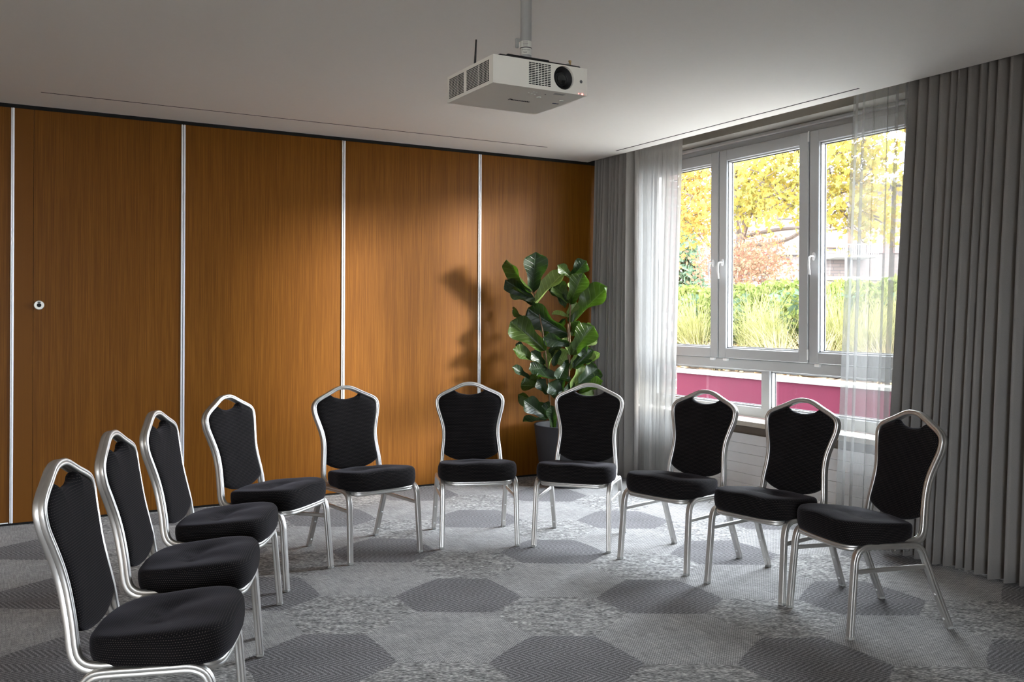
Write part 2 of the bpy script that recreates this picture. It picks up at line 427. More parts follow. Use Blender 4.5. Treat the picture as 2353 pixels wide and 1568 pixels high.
def copy_tree(o, parent=None):
    c = o.copy(); COL.objects.link(c); c.parent = parent
    for ch in list(o.children): copy_tree(ch, c)
    return c
def text_mesh(name, body, size, mat, parent, origin, xdir, ydir, align='CENTER', shear=0.0, bold=0.0, wide=1.0, thick=.0004):
    cu = bpy.data.curves.new(name, 'FONT'); cu.body = body; cu.size = size; cu.align_x = align; cu.align_y = 'CENTER'
    cu.shear = shear; cu.offset = bold; cu.extrude = thick; cu.resolution_u = 3
    ob = bpy.data.objects.new(name, cu); COL.objects.link(ob)
    dg = bpy.context.evaluated_depsgraph_get()
    me = bpy.data.meshes.new_from_object(ob.evaluated_get(dg)); bpy.data.objects.remove(ob); bpy.data.curves.remove(cu)
    me.materials.clear(); me.materials.append(M[mat])
    xd, yd = Vector(xdir).normalized(), Vector(ydir).normalized(); zd = xd.cross(yd)
    for v in me.vertices: v.co = Vector(origin) + xd * v.co.x * wide + yd * v.co.y + zd * v.co.z
    o = bpy.data.objects.new(name, me); COL.objects.link(o)
    if parent: o.parent = parent
    return o

# ------------------------------------------------------------------ room shell
H = 2.66; YB = 6.615; XL, YF = -3.8, -3.6; XE = 4.465; XW = 4.95; XO = 5.43
def struct(o): o['kind'] = 'structure'; return o
struct(MB().box(XL, XW, YF, YB + .15, -.06, 0).build('floor', 'carpet'))
# ceiling slab with two open air slots
gx = [XL, .25, 3.794, 4.338, 4.357, XE]; gy = [YF, 3.664, 6.045, 6.181, 6.200, YB + .12]
mb = MB()
for i in range(5):
    for j in range(5):
        if (i == 1 and j == 3) or (i == 3 and j == 1): continue
        mb.box(gx[i], gx[i + 1], gy[j], gy[j + 1], H, H + .06)
ceil_o = struct(mb.build('ceiling', 'ceiling'))
for n_, b in (('air_slot', (.25, 3.794, 6.181, 6.200)), ('air_slot', (4.338, 4.357, 3.664, 6.045))):
    MB().box(*b, H + .0008, H + .059).build(n_, 'black_gap', ceil_o)
struct(MB().box(XL, XO, YF, YB + .3, H + .30, H + .40).build('ceiling_slab', 'ceiling'))
struct(MB().box(XL - .15, XL, YF, YB + .3, 0, H + .3).build('wall_left', 'wall_paint'))
mb = MB().box(XL - .15, W2X0, YF - .15, YF, 0, H + .3).box(W2X1, XO, YF - .15, YF, 0, H + .3).box(W2X0, W2X1, YF - .15, YF, 0, W2Z0).box(W2X0, W2X1, YF - .15, YF, W2Z1, H + .3)
struct(mb.build('wall_front', 'wall_paint'))
w2 = struct(empty('added_fill_window', (0, YF - .08, 0))); fb = MB()  # made-up window, put in to let fill daylight into the room
fb.box(W2X0, W2X1, -.03, .03, W2Z0, W2Z0 + .06).box(W2X0, W2X1, -.03, .03, W2Z1 - .06, W2Z1)
for k in range(3):
    xx = W2X0 + (W2X1 - W2X0 - .06) * k / 2; fb.box(xx, xx + .06, -.03, .03, W2Z0, W2Z1)
fb.build('outer_frame', 'pvc', w2)
for k in range(2):
    xx = W2X0 + (W2X1 - W2X0 - .06) * k / 2; MB().box(xx + .06, xx + (W2X1 - W2X0 - .06) / 2, -.003, .003, W2Z0 + .06, W2Z1 - .06).build('pane', 'glass', w2)
# back wall: folding partition
wb = struct(MB().box(XL, XO, YB + .085, YB + .3, 0, H + .3).build('wall_back', 'black_gap'))
MB().box(XL, XW, YB + .006, YB + .09, 2.634, H + .005).build('ceiling_track', 'black_gap', wb)
MB().box(XL, XW, YB + .014, YB + .09, 0, .017).build('floor_seal', 'black_gap', wb)
edges = [-3.312, -2.172, -1.032, .108, 1.138, 2.278, 3.419, 4.559]
for i, x in enumerate(edges):
    a = XL if i == 0 else edges[i - 1]
    a0 = a + (.122 if i == 4 else .004)
    MB().box(a0, x - .004, YB, YB + .075, .017, 2.634).build('panel', 'wood', wb)
    if i == 4: MB().box(a + .004, a + .1205, YB + .001, YB + .075, .017, 2.634).build('infill_panel', 'wood_plain', wb)
MB().box(4.563, XW + .3, YB, YB + .075, .017, 2.634).build('panel', 'wood', wb)
for i, x in enumerate(edges):
    for k, (s0, s1) in enumerate(((-.0145, -.0035), (.0005, .0125))):
        if i == 3 and k == 0: s0, s1 = -.007, -.001
        MB().bbox(x + s0, x + s1, YB - .007, YB + .02, .017, 2.634, .002).build('edge_profile', 'profile', wb)
MB().box(-1.03, .095, YB - .004, YB + .02, .017, .024).build('bottom_profile', 'profile', wb)
lk = MB().lathe((.262, YB, 1.392), (0, -1, 0), [(.030, 0), (.030, .010), (.027, .013), (.0135, .013), (.013, .010)], 40).build('lock_rosette', 'nickel', wb, True)
MB().lathe((.262, YB - .0095, 1.392), (0, -1, 0), [(.0128, 0), (.0128, .0015)], 24).build('keyhole', 'black_gap', lk)
MB().box(.253, .271, YB - .0136, YB - .012, 1.407, 1.414).build('engraving', 'ink', lk)
# window wall
WY0, WY1 = 3.76, 6.60
ZB, ZT = .50, 2.745
mb = MB()
mb.box(XW, XO, YF, WY0, 0, H + .3)
mb.box(XW, XO - .12, WY0, WY1 + .02, 0, ZB)
mb.box(XW, XO, WY0, WY1 + .02, ZT, H + .3)
mb.box(XW, XO, WY1, YB + .3, 0, H + .3)
wr = struct(mb.build('wall_right', 'shaded_wall'))
for k in range(6):
    MB().bbox(XW - .016, XW - .001, 3.0, WY1, .012 + k * .0748, .012 + (k + 1) * .0748 - .0018, .0016).build('board', 'white_board', wr)
struct(MB().box(XW - .020, XW, 3.0, WY1, 0, .012).build('baseboard_right', 'black_gap'))
MB().box(XW - .012, XW, 3.0, WY1, .461, .524).build('apron', 'apron', wr)
MB().bbox(XW - .018, XW, 3.0, WY1, .458, .466, .002).build('apron_bead', 'apron', wr)
# brick reveal outside
mb = MB().box(5.245, XO, WY1 - .012, WY1 + .02, .30, 2.75); mb.build('mortar_bed', 'mortar', wr)
row = 0; z = .32
while z < 2.68:
    cuts = [5.25, 5.365, XO + .004] if row % 2 else [5.25, 5.30, XO + .004]
    for a, b in zip(cuts[:-1], cuts[1:]):
        MB().bbox(a, b - .010, WY1 - .022, WY1 + .01, z, z + .062, .003).build('brick', 'brick', wr)
    z += .075; row += 1
sill = struct(MB().bbox(XW - .05, 5.135, 3.0, WY1, .522, .559, .003).build('window_sill', 'stone')); sill.name = 'trim_1'

# ------------------------------------------------------------------ window
win = struct(empty('window_1', (0, 0, 0)))
FX0, FX1 = 5.14, 5.21
fr = MB()
fr.bbox(FX0, FX1, WY0, WY1, 2.672, ZT, .004)
fr.bbox(FX0 - .03, FX0 + .01, WY0, WY1, 2.715, ZT, .006)
fr.bbox(FX0, FX1, WY0, WY1, .559, .640, .004)
fr.bbox(FX0, FX1, 6.545, WY1, .635, 2.68, .004)
fr.bbox(FX0, FX1, WY0, 3.83, .635, 2.68, .004)
fr.build('outer_frame', 'pvc', win)
MB().bbox(FX0 - .004, FX1 - .004, WY0 + .01, WY1 - .01, .925, 1.003, .004).build('transom', 'pvc', win)
MB().bbox(FX0, FX1, 5.149, 5.240, .63, .935, .004).build('mullion', 'pvc', win)
for yc_ in (5.70, 4.753):
    MB().box(FX0 + .01, FX1, yc_ - .03, yc_ + .03, 1.0, 2.69).build('mullion', 'pvc', win)
def ring(mb, x0, x1, y0, y1, z0, z1, wy0, wy1, wz0, wz1, b=.005):
    mb.bbox(x0, x1, y0, y0 + wy0, z0, z1, b); mb.bbox(x0, x1, y1 - wy1, y1, z0, z1, b)
    mb.bbox(x0, x1, y0 + wy0 - b, y1 - wy1 + b, z0, z0 + wz0, b); mb.bbox(x0, x1, y0 + wy0 - b, y1 - wy1 + b, z1 - wz1, z1, b)
def bead(mb, x0, x1, y0, y1, z0, z1, t):
    mb.box(x0, x1, y0, y0 + t, z0, z1); mb.box(x0, x1, y1 - t, y1, z0, z1); mb.box(x0, x1, y0, y1, z0, z0 + t); mb.box(x0, x1, y0, y1, z1 - t, z1)
def handle(parent, y, z):
    mb = MB(); x = 5.118
    mb.lathe((x, y, z), (-1, 0, 0), [(.015, 0), (.015, .009), (.013, .011)], 20)
    mb.v = [(vx, y + (vy - y), z + (vz - z) * 2.0) for vx, vy, vz in mb.v]
    h = mb.build('handle_plate', 'handle', parent, True)
    path = catmull([(x - .008, y, z), (x - .035, y, z), (x - .046, y, z - .004), (x - .052, y, z - .02), (x - .055, y, z - .06), (x - .050, y, z - .10), (x - .046, y, z - .130)], 5)
    pr = [(.0085 * math.cos(2 * PI * i / 12), .0062 * math.sin(2 * PI * i / 12)) for i in range(12)]
    v, f, _ = sweep(path, pr, (0, 0, 1)); mesh('window_handle', v, f, 'handle', parent, True, None, 50)
sash = [(5.706, 6.555), (4.759, 5.694), (3.812, 4.747)]
SX0, SX1 = 5.118, 5.195
for i, (a, b) in enumerate(sash):
    mb = MB(); ring(mb, SX0, SX1, a, b, 1.006, 2.676, .088, .088 if i else .06, .080, .092)
    ob = mb.build('sash', 'pvc', win)
    bd = MB(); bead(bd, SX0 + .016, SX0 + .05, a + .086, b - (.086 if i else .058), 1.084, 2.586, .012); bd.build('glazing_bead', 'pvc', ob)
    gs = MB(); bead(gs, SX0 + .050, SX0 + .058, a + .086, b - (.086 if i else .058), 1.084, 2.586, .018); gs.build('gasket', 'black_plastic', ob)
    MB().box(SX0 + .053, SX0 + .057, a + .08, b - .05, 1.08, 2.59).build('pane', 'glass', ob)
    if i == 0: handle(ob, a + .048, 1.772)
    else: handle(ob, b - .048, 1.772)
    MB().bbox(SX0 - .004, SX0 + .03, b - .10 if i else a + .04, b - .055 if i else a + .085, .985, 1.004, .002).build('sash_stop', 'handle', ob)
    if i == 1:
        for zz in (1.03, 2.60):
            MB().cyl((SX0 - .004, a - .006, zz - .0), (SX0 - .004, a - .006, zz + .075), .0065, n=10).build('hinge', 'handle', ob)
for a, b in ((5.240, 6.545), (3.83, 5.149)):
    bd = MB(); bead(bd, FX0 + .016, FX0 + .045, a, b, .640, .925, .012); bd.build('glazing_bead', 'pvc', win)
    gs = MB(); bead(gs, FX0 + .045, FX0 + .053, a, b, .640, .925, .017); gs.build('gasket', 'black_plastic', win)
    MB().box(FX0 + .047, FX0 + .051, a, b, .64, .925).build('pane', 'glass', win)

# ------------------------------------------------------------------ curtains
def curtain(name, mat, ya_top, yb_top, ya_bot, yb_bot, x_top, x_bot, amp_top, amp_bot, per, seed, z0, z1, hem=0.0):
    r = random.Random(seed)
    # irregular folds in parameter 0..1
    L = abs(yb_top - ya_top); ws = []; tot = 0
    while tot < L:
        q = per * r.uniform(.6, 1.5); ws.append((q, r.uniform(.65, 1.2), r.uniform(-.3, .3))); tot += q
    NS = 14; nz = 22; vs_ = []; cols = 0
    pts = []
    acc = 0
    for q, am, sk in ws:
        for k in range(NS):
            t = k / NS
            s_ = math.sin(2 * PI * (t + sk * .12 * math.sin(2 * PI * t)))
            s_ = math.tanh(1.7 * s_) / math.tanh(1.7)
            pts.append(((acc + q * (t + .10 * math.sin(4 * PI * t))) / tot, s_ * am, r.uniform(0, 1) if k == 0 else None))
        acc += q
    pts.append((1.0, 0.0, None))
    ph = [r.uniform(0, 6.28) for _ in range(6)]
    for j in range(nz + 1):
        v = j / nz; z = z1 + (z0 - z1) * v
        for s, o, _ in pts:
            ya = ya_top + (ya_bot - ya_top) * v; yb = yb_top + (yb_bot - yb_top) * v
            am = amp_top + (amp_bot - amp_top) * min(1, v * 2.2)
            sway = .006 * math.sin(5 * s + 4 * v + ph[0]) + .012 * v * math.sin(11 * s + ph[1])
            fan = .010 * v * math.sin(17 * s + 2.2 * v + ph[2])
            x = x_top + (x_bot - x_top) * v - o * am * (1 + .25 * v * math.sin(23 * s + ph[3])) + sway
            y = ya + (yb - ya) * s + fan * (0 if s < .01 else 1)
            zz = z + (.006 * math.sin(31 * s + ph[4]) if j == nz else 0)
            vs_.append((x, y, zz))
    n = len(pts)
    fs = [(j * n + i, j * n + i + 1, (j + 1) * n + i + 1, (j + 1) * n + i) for j in range(nz) for i in range(n - 1)]
    o = mesh(name, vs_, fs, mat, None, True)
    if hem:
        hv, hf = [], []
        for j in range(nz + 1):
            p = Vector(vs_[j * n]); hv += [p + Vector((-.002, 0, 0)), p + Vector((-.002, -hem if yb_top < ya_top else hem, 0))]
        hf = [(2 * j, 2 * j + 1, 2 * j + 3, 2 * j + 2) for j in range(nz)]
        mesh('side_hem', hv, hf, 'hem', o, True)
    if mat == 'drape':
        so = o.modifiers.new('cloth_thickness', 'SOLIDIFY'); so.thickness = .003
    return o
tag(curtain('drape', 'drape', 6.595, 6.075, 6.595, 6.04, 4.565, 4.515, .050, .062, .060, 3, .02, 2.93),
    'heavy grey-brown drape gathered beside the wooden partition', 'curtain')
tag(curtain('drape', 'drape', 3.45, 1.55, 3.54, 1.55, 4.545, 4.46, .042, .056, .066, 11, .022, 2.93),
    'wide heavy grey-brown drape behind the end chair', 'curtain')
tag(curtain('sheer_curtain', 'sheer', 5.60, 6.30, 5.70, 6.30, 4.66, 4.66, .024, .034, .060, 5, .03, 2.93, .018),
    'white voile sheer next to the drape by the partition', 'curtain')
tag(curtain('sheer_curtain', 'sheer_thin', 3.935, 3.30, 4.03, 3.36, 4.66, 4.64, .028, .042, .075, 8, .03, 2.93, .020),
    'thin grey-white sheer beside the wide drape', 'curtain')

# ------------------------------------------------------------------ chairs
def rrect(a, b, r=.006, groove=.0016, n=3):
    # rounded bar profile, half sizes a x b, with shallow grooves along the wide faces
    pts = []
    for cx_, cy_, t0 in ((a - r, b - r, 0), (-(a - r), b - r, 90), (-(a - r), -(b - r), 180), (a - r, -(b - r), 270)):
        if t0 == 90: pts += [(.0022, b), (0, b - groove), (-.0022, b)]
        if t0 == 180: pts += [(-a, .004), (-a + groove, 0), (-a, -.004)]
        if t0 == 270: pts += [(-.0022, -b), (0, -b + groove), (.0022, -b)]
        for k in range(n + 1):
            t = math.radians(t0 + 90 * k / n); pts.append((cx_ + r * math.cos(t), cy_ + r * math.sin(t)))
    pts += [(a, -.004), (a - groove, 0), (a, .004)]
    return pts
def interp(tab, z):
    if z <= tab[0][0]: return tab[0][1]
    for (a, b), (c, d) in zip(tab, tab[1:]):
        if z <= c: return b + (d - b) * (z - a) / (c - a)
    return tab[-1][1]
HALF = [(.187, -.02, .376), (.187, -.085, .377), (.186, -.122, .388), (.184, -.144, .420), (.177, -.157, .50), (.168, -.174, .58), (.170, -.190, .645),
        (.185, -.205, .705), (.2005, -.218, .757), (.2060, -.224, .792), (.2045, -.227, .811), (.1955, -.2295, .829), (.179, -.232, .8425), (.155, -.236, .8545), (.120, -.241, .8695), (.085, -.246, .886), (.060, -.249, .8975), (.031, -.251, .9065), (0, -.2515, .909)]
YZ = [(p[2], p[1]) for p in HALF[3:]]
def make_chair():
    root = empty('banquet_chair')
    P = rrect(.0115, .0170)
    # back frame
    path = catmull(HALF + [(-x, y, z) for x, y, z in HALF[-2::-1]], 4)
    v, f, _ = sweep(path, P, (0, 0, 1)); mesh('back_frame', v, f, 'alu', root, True, None, 40)
    # seat frame
    hs = [(.187, -.03, .375), (.190, .05, .3735), (.191, .14, .372), (.188, .185, .371), (.172, .222, .370), (.140, .238, .370), (.07, .243, .370), (0, .2435, .370)]
    path = catmull(hs + [(-x, y, z) for x, y, z in hs[-2::-1]], 4)
    v, f, _ = sweep(path, rrect(.0105, .0130), (0, 0, 1)); mesh('seat_frame', v, f, 'alu', root, True, None, 40)
    # side frames: legs and rail
    LP = rrect(.0130, .0135, .005, .0014)
    fl = [(.251, .012), (.2405, .14), (.230, .262), (.224, .322), (.2085, .360), (.172, .3775)]
    rl = [(.172, .3775), (.12, .3775), (.03, .3745), (-.06, .3715)]
    bl = [(-.06, .3715), (-.092, .363), (-.114, .337), (-.131, .296), (-.19, .152), (-.249, .012)]
    for s in (-1, 1):
        whole = catmull([(s * (.2145 + .006 * max(0, (.30 - z)) / .3), y, z) for y, z in fl + rl[1:] + bl[1:]], 5)
        wv, _, _ = sweep(whole, LP, (1, 0, 0)); NP = len(LP)
        for nm, pth, k0, k1 in (('leg', fl, 0, 25), ('side_rail', rl, 25, 40), ('leg', bl, 40, 65)):
            v = wv[k0 * NP:(k1 + 1) * NP]; nr = k1 - k0 + 1
            f = [(i * NP + j, i * NP + (j + 1) % NP, (i + 1) * NP + (j + 1) % NP, (i + 1) * NP + j) for i in range(nr - 1) for j in range(NP)]
            f += [tuple(range(NP - 1, -1, -1)), tuple((nr - 1) * NP + j for j in range(NP))]
            pts = [whole[k0], whole[k1]]
            lg = mesh(nm, v, f, 'alu', root, True, None, 40)
            if nm == 'leg':
                q = Vector(pts[0] if pth is fl else pts[-1])
                MB().bbox(q.x - .0135, q.x + .0135, q.y - .0135, q.y + .0135, 0, .014, .003).build('foot_glide', 'pole', lg)
                if pth is bl:
                    for zz in (.045, .155):
                        yy = -.249 + (zz - .012) * (.059 / .14)
                        MB().lathe((s * (.2195 - .0125 * 0), yy + .0115, zz), (0, .93, .37), [(.0065, 0), (.0065, .003), (.004, .0052)], 10).build('stacking_button', 'handle', lg, True)
        MB().bbox(s * .216 - .0055, s * .216 + .0055, -.132, .229, .268, .287, .003).build('stretcher', 'alu', root)
    # linking hook under one rail
    hk = [(-.207, .045, .362), (-.207, .04, .351), (-.207, .030, .345), (-.207, .020, .350), (-.207, .016, .355), (-.207, -.02, .354), (-.207, -.028, .349), (-.207, -.040, .344), (-.207, -.052, .348), (-.207, -.045, .362)]
    MB().tube(catmull(hk, 3), .0024, 6).build('linking_hook', 'steel', root, True)
    # backrest
    ho = [(0, .440), (.05, .442), (.09, .449), (.125, .460), (.152, .474), (.167, .486), (.1665, .50), (.162, .54), (.1585, .58), (.160, .63), (.169, .68), (.184, .728), (.193, .765), (.1965, .792),
          (.194, .808), (.186, .822), (.172, .834), (.150, .8455), (.118, .860), (.098, .8695), (.090, .866), (.072, .8555), (.045, .8475), (.02, .8435), (0, .8425)]
    half = catmull([(x, 0, z) for x, z in ho], 2)
    outl = [(p.x, p.z) for p in half] + [(-p.x, p.z) for p in half[-2:0:-1]]
    n = len(outl); C = (0, .655)
    rings = [(1.0, 0.0), (.992, .32), (.97, .60), (.93, .80), (.86, .92), (.72, .985), (.5, 1.0), (.25, 1.0)]
    v, uv = [], []
    def addring(s, h, T):
        for x, z in outl:
            xx = C[0] + (x - C[0]) * s; zz = C[1] + (z - C[1]) * s
            v.append((xx, interp(YZ, zz) + T * h, zz)); uv.append((xx, zz))
    front = []
    for s, h in rings: front.append(len(v)); addring(s, h, .026)
    cf = len(v); v.append((0, interp(YZ, C[1]) + .026, C[1])); uv.append(C)
    back = []
    for s, h in rings[1:]: back.append(len(v)); addring(s, h, -.030)
    cb = len(v); v.append((0, interp(YZ, C[1]) - .030, C[1])); uv.append(C)
    f = []
    for a, b in zip(front, front[1:]):
        f += [(a + i, a + (i + 1) % n, b + (i + 1) % n, b + i) for i in range(n)]
    f += [(front[-1] + i, front[-1] + (i + 1) % n, cf) for i in range(n)]
    bb = [front[0]] + back
    for a, b in zip(bb, bb[1:]):
        f += [(b + i, b + (i + 1) % n, a + (i + 1) % n, a + i) for i in range(n)]
    f += [(back[-1] + (i + 1) % n, back[-1] + i, cb) for i in range(n)]
    f = [q[::-1] for q in f]
    mesh('backrest', v, f, 'fabric', root, True, uv)
    # seat cushion
    NO = 64; outl = []
    for i in range(NO):
        t = 2 * PI * i / NO; c, s = math.cos(t), math.sin(t)
        yy = .072 + (.196 if s > 0 else .202) * math.copysign(abs(s) ** (2 / 4.0), s)
        k = (yy + .130) / .398
        hw = .200 + .034 * min(1, max(0, k) * 1.5)
        xx = hw * math.copysign(abs(c) ** (2 / 4.2), c)
        yy -= .010 * (xx / .2) ** 2 if s > 0 else 0
        outl.append((xx, yy))
    prof = [(.93, .383, 0), (.965, .385, .006), (.985, .395, .016), (1.0, .415, .036), (1.0, .440, .061), (.992, .456, .078), (.972, .467, .090), (.94, .4745, .10), (.88, .479, .12), (.80, .482, .14), (.70, .4835, .16), (.60, .484, .18), (.50, .484, .2), (.42, .4805, .21), (.22, .480, .25)]
    def top(x, y, z):
        if z > .43:
            k = (z - .43) / .05
            z += k * ((y - .17) * .085 - .019 * math.exp(-((y - .035 - .25 * abs(x)) / .036) ** 2 - (x / .085) ** 2) + .003 * math.cos(x * 28))
            z -= k * .006 * math.exp(-((y - .03) / .09) ** 2 - (x / .14) ** 2)
        return z
    v, f, uv = [], [], []
    for s, z, d in prof:
        for x, y in outl:
            xx, yy = x * s, .065 + (y - .065) * s
            v.append((xx, yy, top(xx, yy, z)))
    for k in range(len(prof) - 1):
        f += [(k * NO + i, k * NO + (i + 1) % NO, (k + 1) * NO + (i + 1) % NO, (k + 1) * NO + i) for i in range(NO)]
    ct = len(v); v.append((0, .065, top(0, .065, .480))); k = len(prof) - 1
    f += [(k * NO + i, k * NO + (i + 1) % NO, ct) for i in range(NO)]
    f.append(tuple(range(NO - 1, -1, -1)))
    arc = [0.0]
    for i in range(NO): arc.append(arc[-1] + math.dist(outl[i], outl[(i + 1) % NO]))
    def seat_uv(pi, vi):
        if pi < 6 * NO:
            i = vi % NO; j = i if not (pi % NO == NO - 1 and i == 0) else NO
            return (arc[j], prof[vi // NO][2])
        return (v[vi][0], v[vi][1])
    mesh('seat_cushion', v, f, 'fabric', root, True, seat_uv)
    MB().bbox(-.175, .175, -.09, .225, .366, .384, .004).build('seat_base', 'black_plastic', root)
    MB().bbox(-.185, .185, -.075, -.045, .352, .372, .004).build('cross_bar', 'black_plastic', root)
    return root
spots = [(.402, 2.895, -22.0), (.610, 3.535, -21.5), (.845, 4.165, -26.0), (1.238, 4.765, -46.8), (1.863, 5.028, -81.3),
         (2.545, 4.978, -109.3), (3.079, 4.624, -136.1), (3.329, 4.005, -165.3), (3.426, 3.392, -170.9), (3.416, 2.823, 167.1)]
ends = ['black dotted banquet chair at the end of the arc farthest from the wide drape',
        'black dotted banquet chair, ninth in the arc counted from the wide drape',
        'black dotted banquet chair, eighth in the arc counted from the wide drape',
        'black dotted banquet chair, seventh in the arc counted from the wide drape',
        'black dotted banquet chair, sixth from the wide drape, its back to the partition',
        'black dotted banquet chair, fifth from the wide drape, beside the one before the fig',
        'black dotted banquet chair directly in front of the fig plant pot',
        'black dotted banquet chair with its back to the window, third from the wide drape',
        'black dotted banquet chair with its back to the window, second from the wide drape',
        'black dotted banquet chair at the arc end, right before the wide drape']
proto = make_chair()
for i, (x, y, a) in enumerate(spots):
    o = proto if i == 0 else copy_tree(proto)
    o.location = (x, y, 0); o.rotation_euler = (0, 0, math.radians(a) - PI / 2)
    tag(o, ends[i], 'chair', 'banquet chairs in an arc')

# ------------------------------------------------------------------ projector and mount
def at_y(px, py, Y):
    d = px_at_depth(px, py, 1.0) - Vector((0, 0, CAM_H)); return Vector((0, 0, CAM_H)) + d * (Y / d.y)
BX0, BX1, BY0, BY1, BZ0, BZ1 = 1.552, 1.955, 2.905, 3.283, 2.175, 2.277
pr_ = tag(empty('projector', (0, 0, 0)), 'white ceiling projector with round lens and lit red indicator', 'projector')
lc = at_y(1296, 180, BY0); LR = .0440; lx, lz = lc.x, lc.z + .002
rx0, rx1 = lx - .055, BX1
seg = 48; circ, rect = [], []
angs = sorted([2 * PI * i / seg for i in range(seg)] + [math.atan2(zc_ - lz, xc_ - lx) % (2 * PI) for xc_ in (rx0, rx1) for zc_ in (BZ0, BZ1)])
for t in angs:
    c, s = math.cos(t), math.sin(t)
    k = min([q for q in (((rx1 - lx) / c if c > 1e-6 else 9), ((rx0 - lx) / c if c < -1e-6 else 9), ((BZ1 - lz) / s if s > 1e-6 else 9), ((BZ0 - lz) / s if s < -1e-6 else 9)) if q > 0])
    rr = min(LR, k - .0015)
    circ.append((lx + c * rr, BY0, lz + s * rr)); rect.append((lx + c * k, BY0, lz + s * k))
n = len(angs); mb = MB()
mb.add(circ + rect, [(i, n + i, n + (i + 1) % n, (i + 1) % n) for i in range(n)])
mb.add(circ + [(x, BY0 + .035, z) for x, _, z in circ], [(i, (i + 1) % n, n + (i + 1) % n, n + i) for i in range(n)])
q = [(BX0, BY0, BZ0), (rx0, BY0, BZ0), (rx0, BY0, BZ1), (BX0, BY0, BZ1)]; mb.add(q, [(0, 1, 2, 3)])
B = [(BX0, BY0, BZ0), (BX1, BY0, BZ0), (BX1, BY1, BZ0), (BX0, BY1, BZ0), (BX0, BY0, BZ1), (BX1, BY0, BZ1), (BX1, BY1, BZ1), (BX0, BY1, BZ1)]
mb.add(B, [(0, 3, 2, 1), (4, 5, 6, 7), (1, 2, 6, 5), (2, 3, 7, 6), (3, 0, 4, 7)])
mb.build('housing', 'proj', pr_)
ln = MB().lathe((lx, BY0 + .030, lz), (0, -1, 0), [(LR - .001, 0), (LR - .0015, .020), (LR - .006, .022), (LR - .012, .012), (.024, .006)], 48).build('lens_hood', 'black_plastic', pr_, True)
MB().lathe((lx - .004, BY0 + .024, lz - .004), (0, -1, 0), [(.026, 0), (.026, .012), (.023, .016), (.0215, .013)], 40).build('lens_ring', 'lens_ring', ln, True)
MB().lathe((lx - .004, BY0 + .012, lz - .004), (0, -1, 0), [(.0212, 0), (.0195, .003), (.014, .0055), (.007, .0068), (.001, .0072)], 32).build('lens_glass', 'lens', ln, True)
# slotted front vent
va, vb, vc_, vd = at_y(1215, 141, BY0), at_y(1266, 149, BY0), at_y(1215, 193, BY0), at_y(1266, 201, BY0)
mb = MB(); x0, x1 = va.x, vb.x; z1, z0 = (va.z + vb.z) / 2, (vc_.z + vd.z) / 2
for r in range(13):
    for c in range(7):
        xx = x0 + (x1 - x0) * (c + .5) / 7; zz = z0 + (z1 - z0) * (r + .5) / 13
        mb.bbox(xx - .0058, xx + .0058, BY0 - .0006, BY0 + .001, zz - .0019, zz + .0019, .0005)
tag(mb.build('vent_slots', 'black_gap', pr_), kind='stuff')
mb = MB()
for y0, y1 in ((2.935, 3.015), (3.022, 3.115), (3.14, 3.262)):
    ny = round((y1 - y0) / .0105)
    for a in range(ny):
        for r in range(13):
            yy = y0 + (a + .5) * .0105; zz = BZ0 + .012 + (r + .5) * .0060
            mb.bbox(BX0 - .0006, BX0 + .001, yy - .0040, yy + .0040, zz - .0023, zz + .0023, .0005)
tag(mb.build('side_vent_holes', 'black_gap', pr_), kind='stuff')
MB().lathe(at_y(1335, 188, BY0 + .0005), (0, -1, 0), [(.0060, 0), (.0060, .001)], 24).build('remote_sensor', 'grey_dot', pr_)
lp = at_y(1338, 217, BY0)
MB().bbox(lp.x - .004, lp.x + .0035, BY0 - .0012, BY0 + .004, BZ0 + .0008, BZ0 + .006, .0008).build('indicator_lamp', 'led', pr_)
lp = at_y(1330, 212, BY0)
MB().bbox(lp.x - .002, lp.x + .0015, BY0 - .0008, BY0 + .004, BZ0 + .003, BZ0 + .006, .0006).build('indicator_lamp', 'led', pr_)
def under(px, py):
    d = px_at_depth(px, py, 1.0) - Vector((0, 0, CAM_H)); return Vector((0, 0, CAM_H)) + d * ((BZ0 - CAM_H) / d.z)
p = under(1193, 231)
text_mesh('brand_lettering', 'Panasonic', .021, 'ink', pr_, (p.x, p.y, BZ0 - .0006), (1, 0, 0), (0, -1, 0), bold=.0006, wide=1.12)
p = under(1276, 238); text_mesh('connector_lettering', 'HDMI', .011, 'ink_blue', pr_, (p.x, p.y, BZ0 - .0006), (1, 0, 0), (0, -1, 0), bold=.0005)
for q in ((1238, 223), (1290, 231)):
    p = under(*q); MB().lathe((p.x, p.y, BZ0), (0, 0, -1), [(.0085, 0), (.0085, .003), (.006, .004)], 18).build('control_button', 'label', pr_, True)
for k, q in enumerate(((1215, 213), (1222, 215), (1229, 217), (1219, 217), (1227, 211), (1234, 213))):
    p = under(*q); MB().lathe((p.x, p.y, BZ0), (0, 0, -1), [(.0032, 0), (.0032, .002), (.002, .0026)], 10).build('control_button', 'label', pr_, True)
p = under(1253, 217); MB().lathe((p.x, p.y, BZ0), (0, 0, -1), [(.0032, 0), (.003, .0008)], 12).build('screw_hole', 'black_gap', pr_)
p = under(1285, 217); MB().bbox(p.x - .022, p.x + .022, p.y - .010, p.y + .010, BZ0 - .0005, BZ0 + .001, .0003).build('rating_plate', 'pole', pr_)
ap = Vector((1.600, 3.14, BZ1))
MB().cyl(ap, ap + Vector((-.001, 0, .018)), .0052, .0052, 12).cyl(ap + Vector((-.001, 0, .016)), ap + Vector((.004, 0, .118)), .0048, .0030, 12).build('antenna', 'black_plastic', pr_, True)

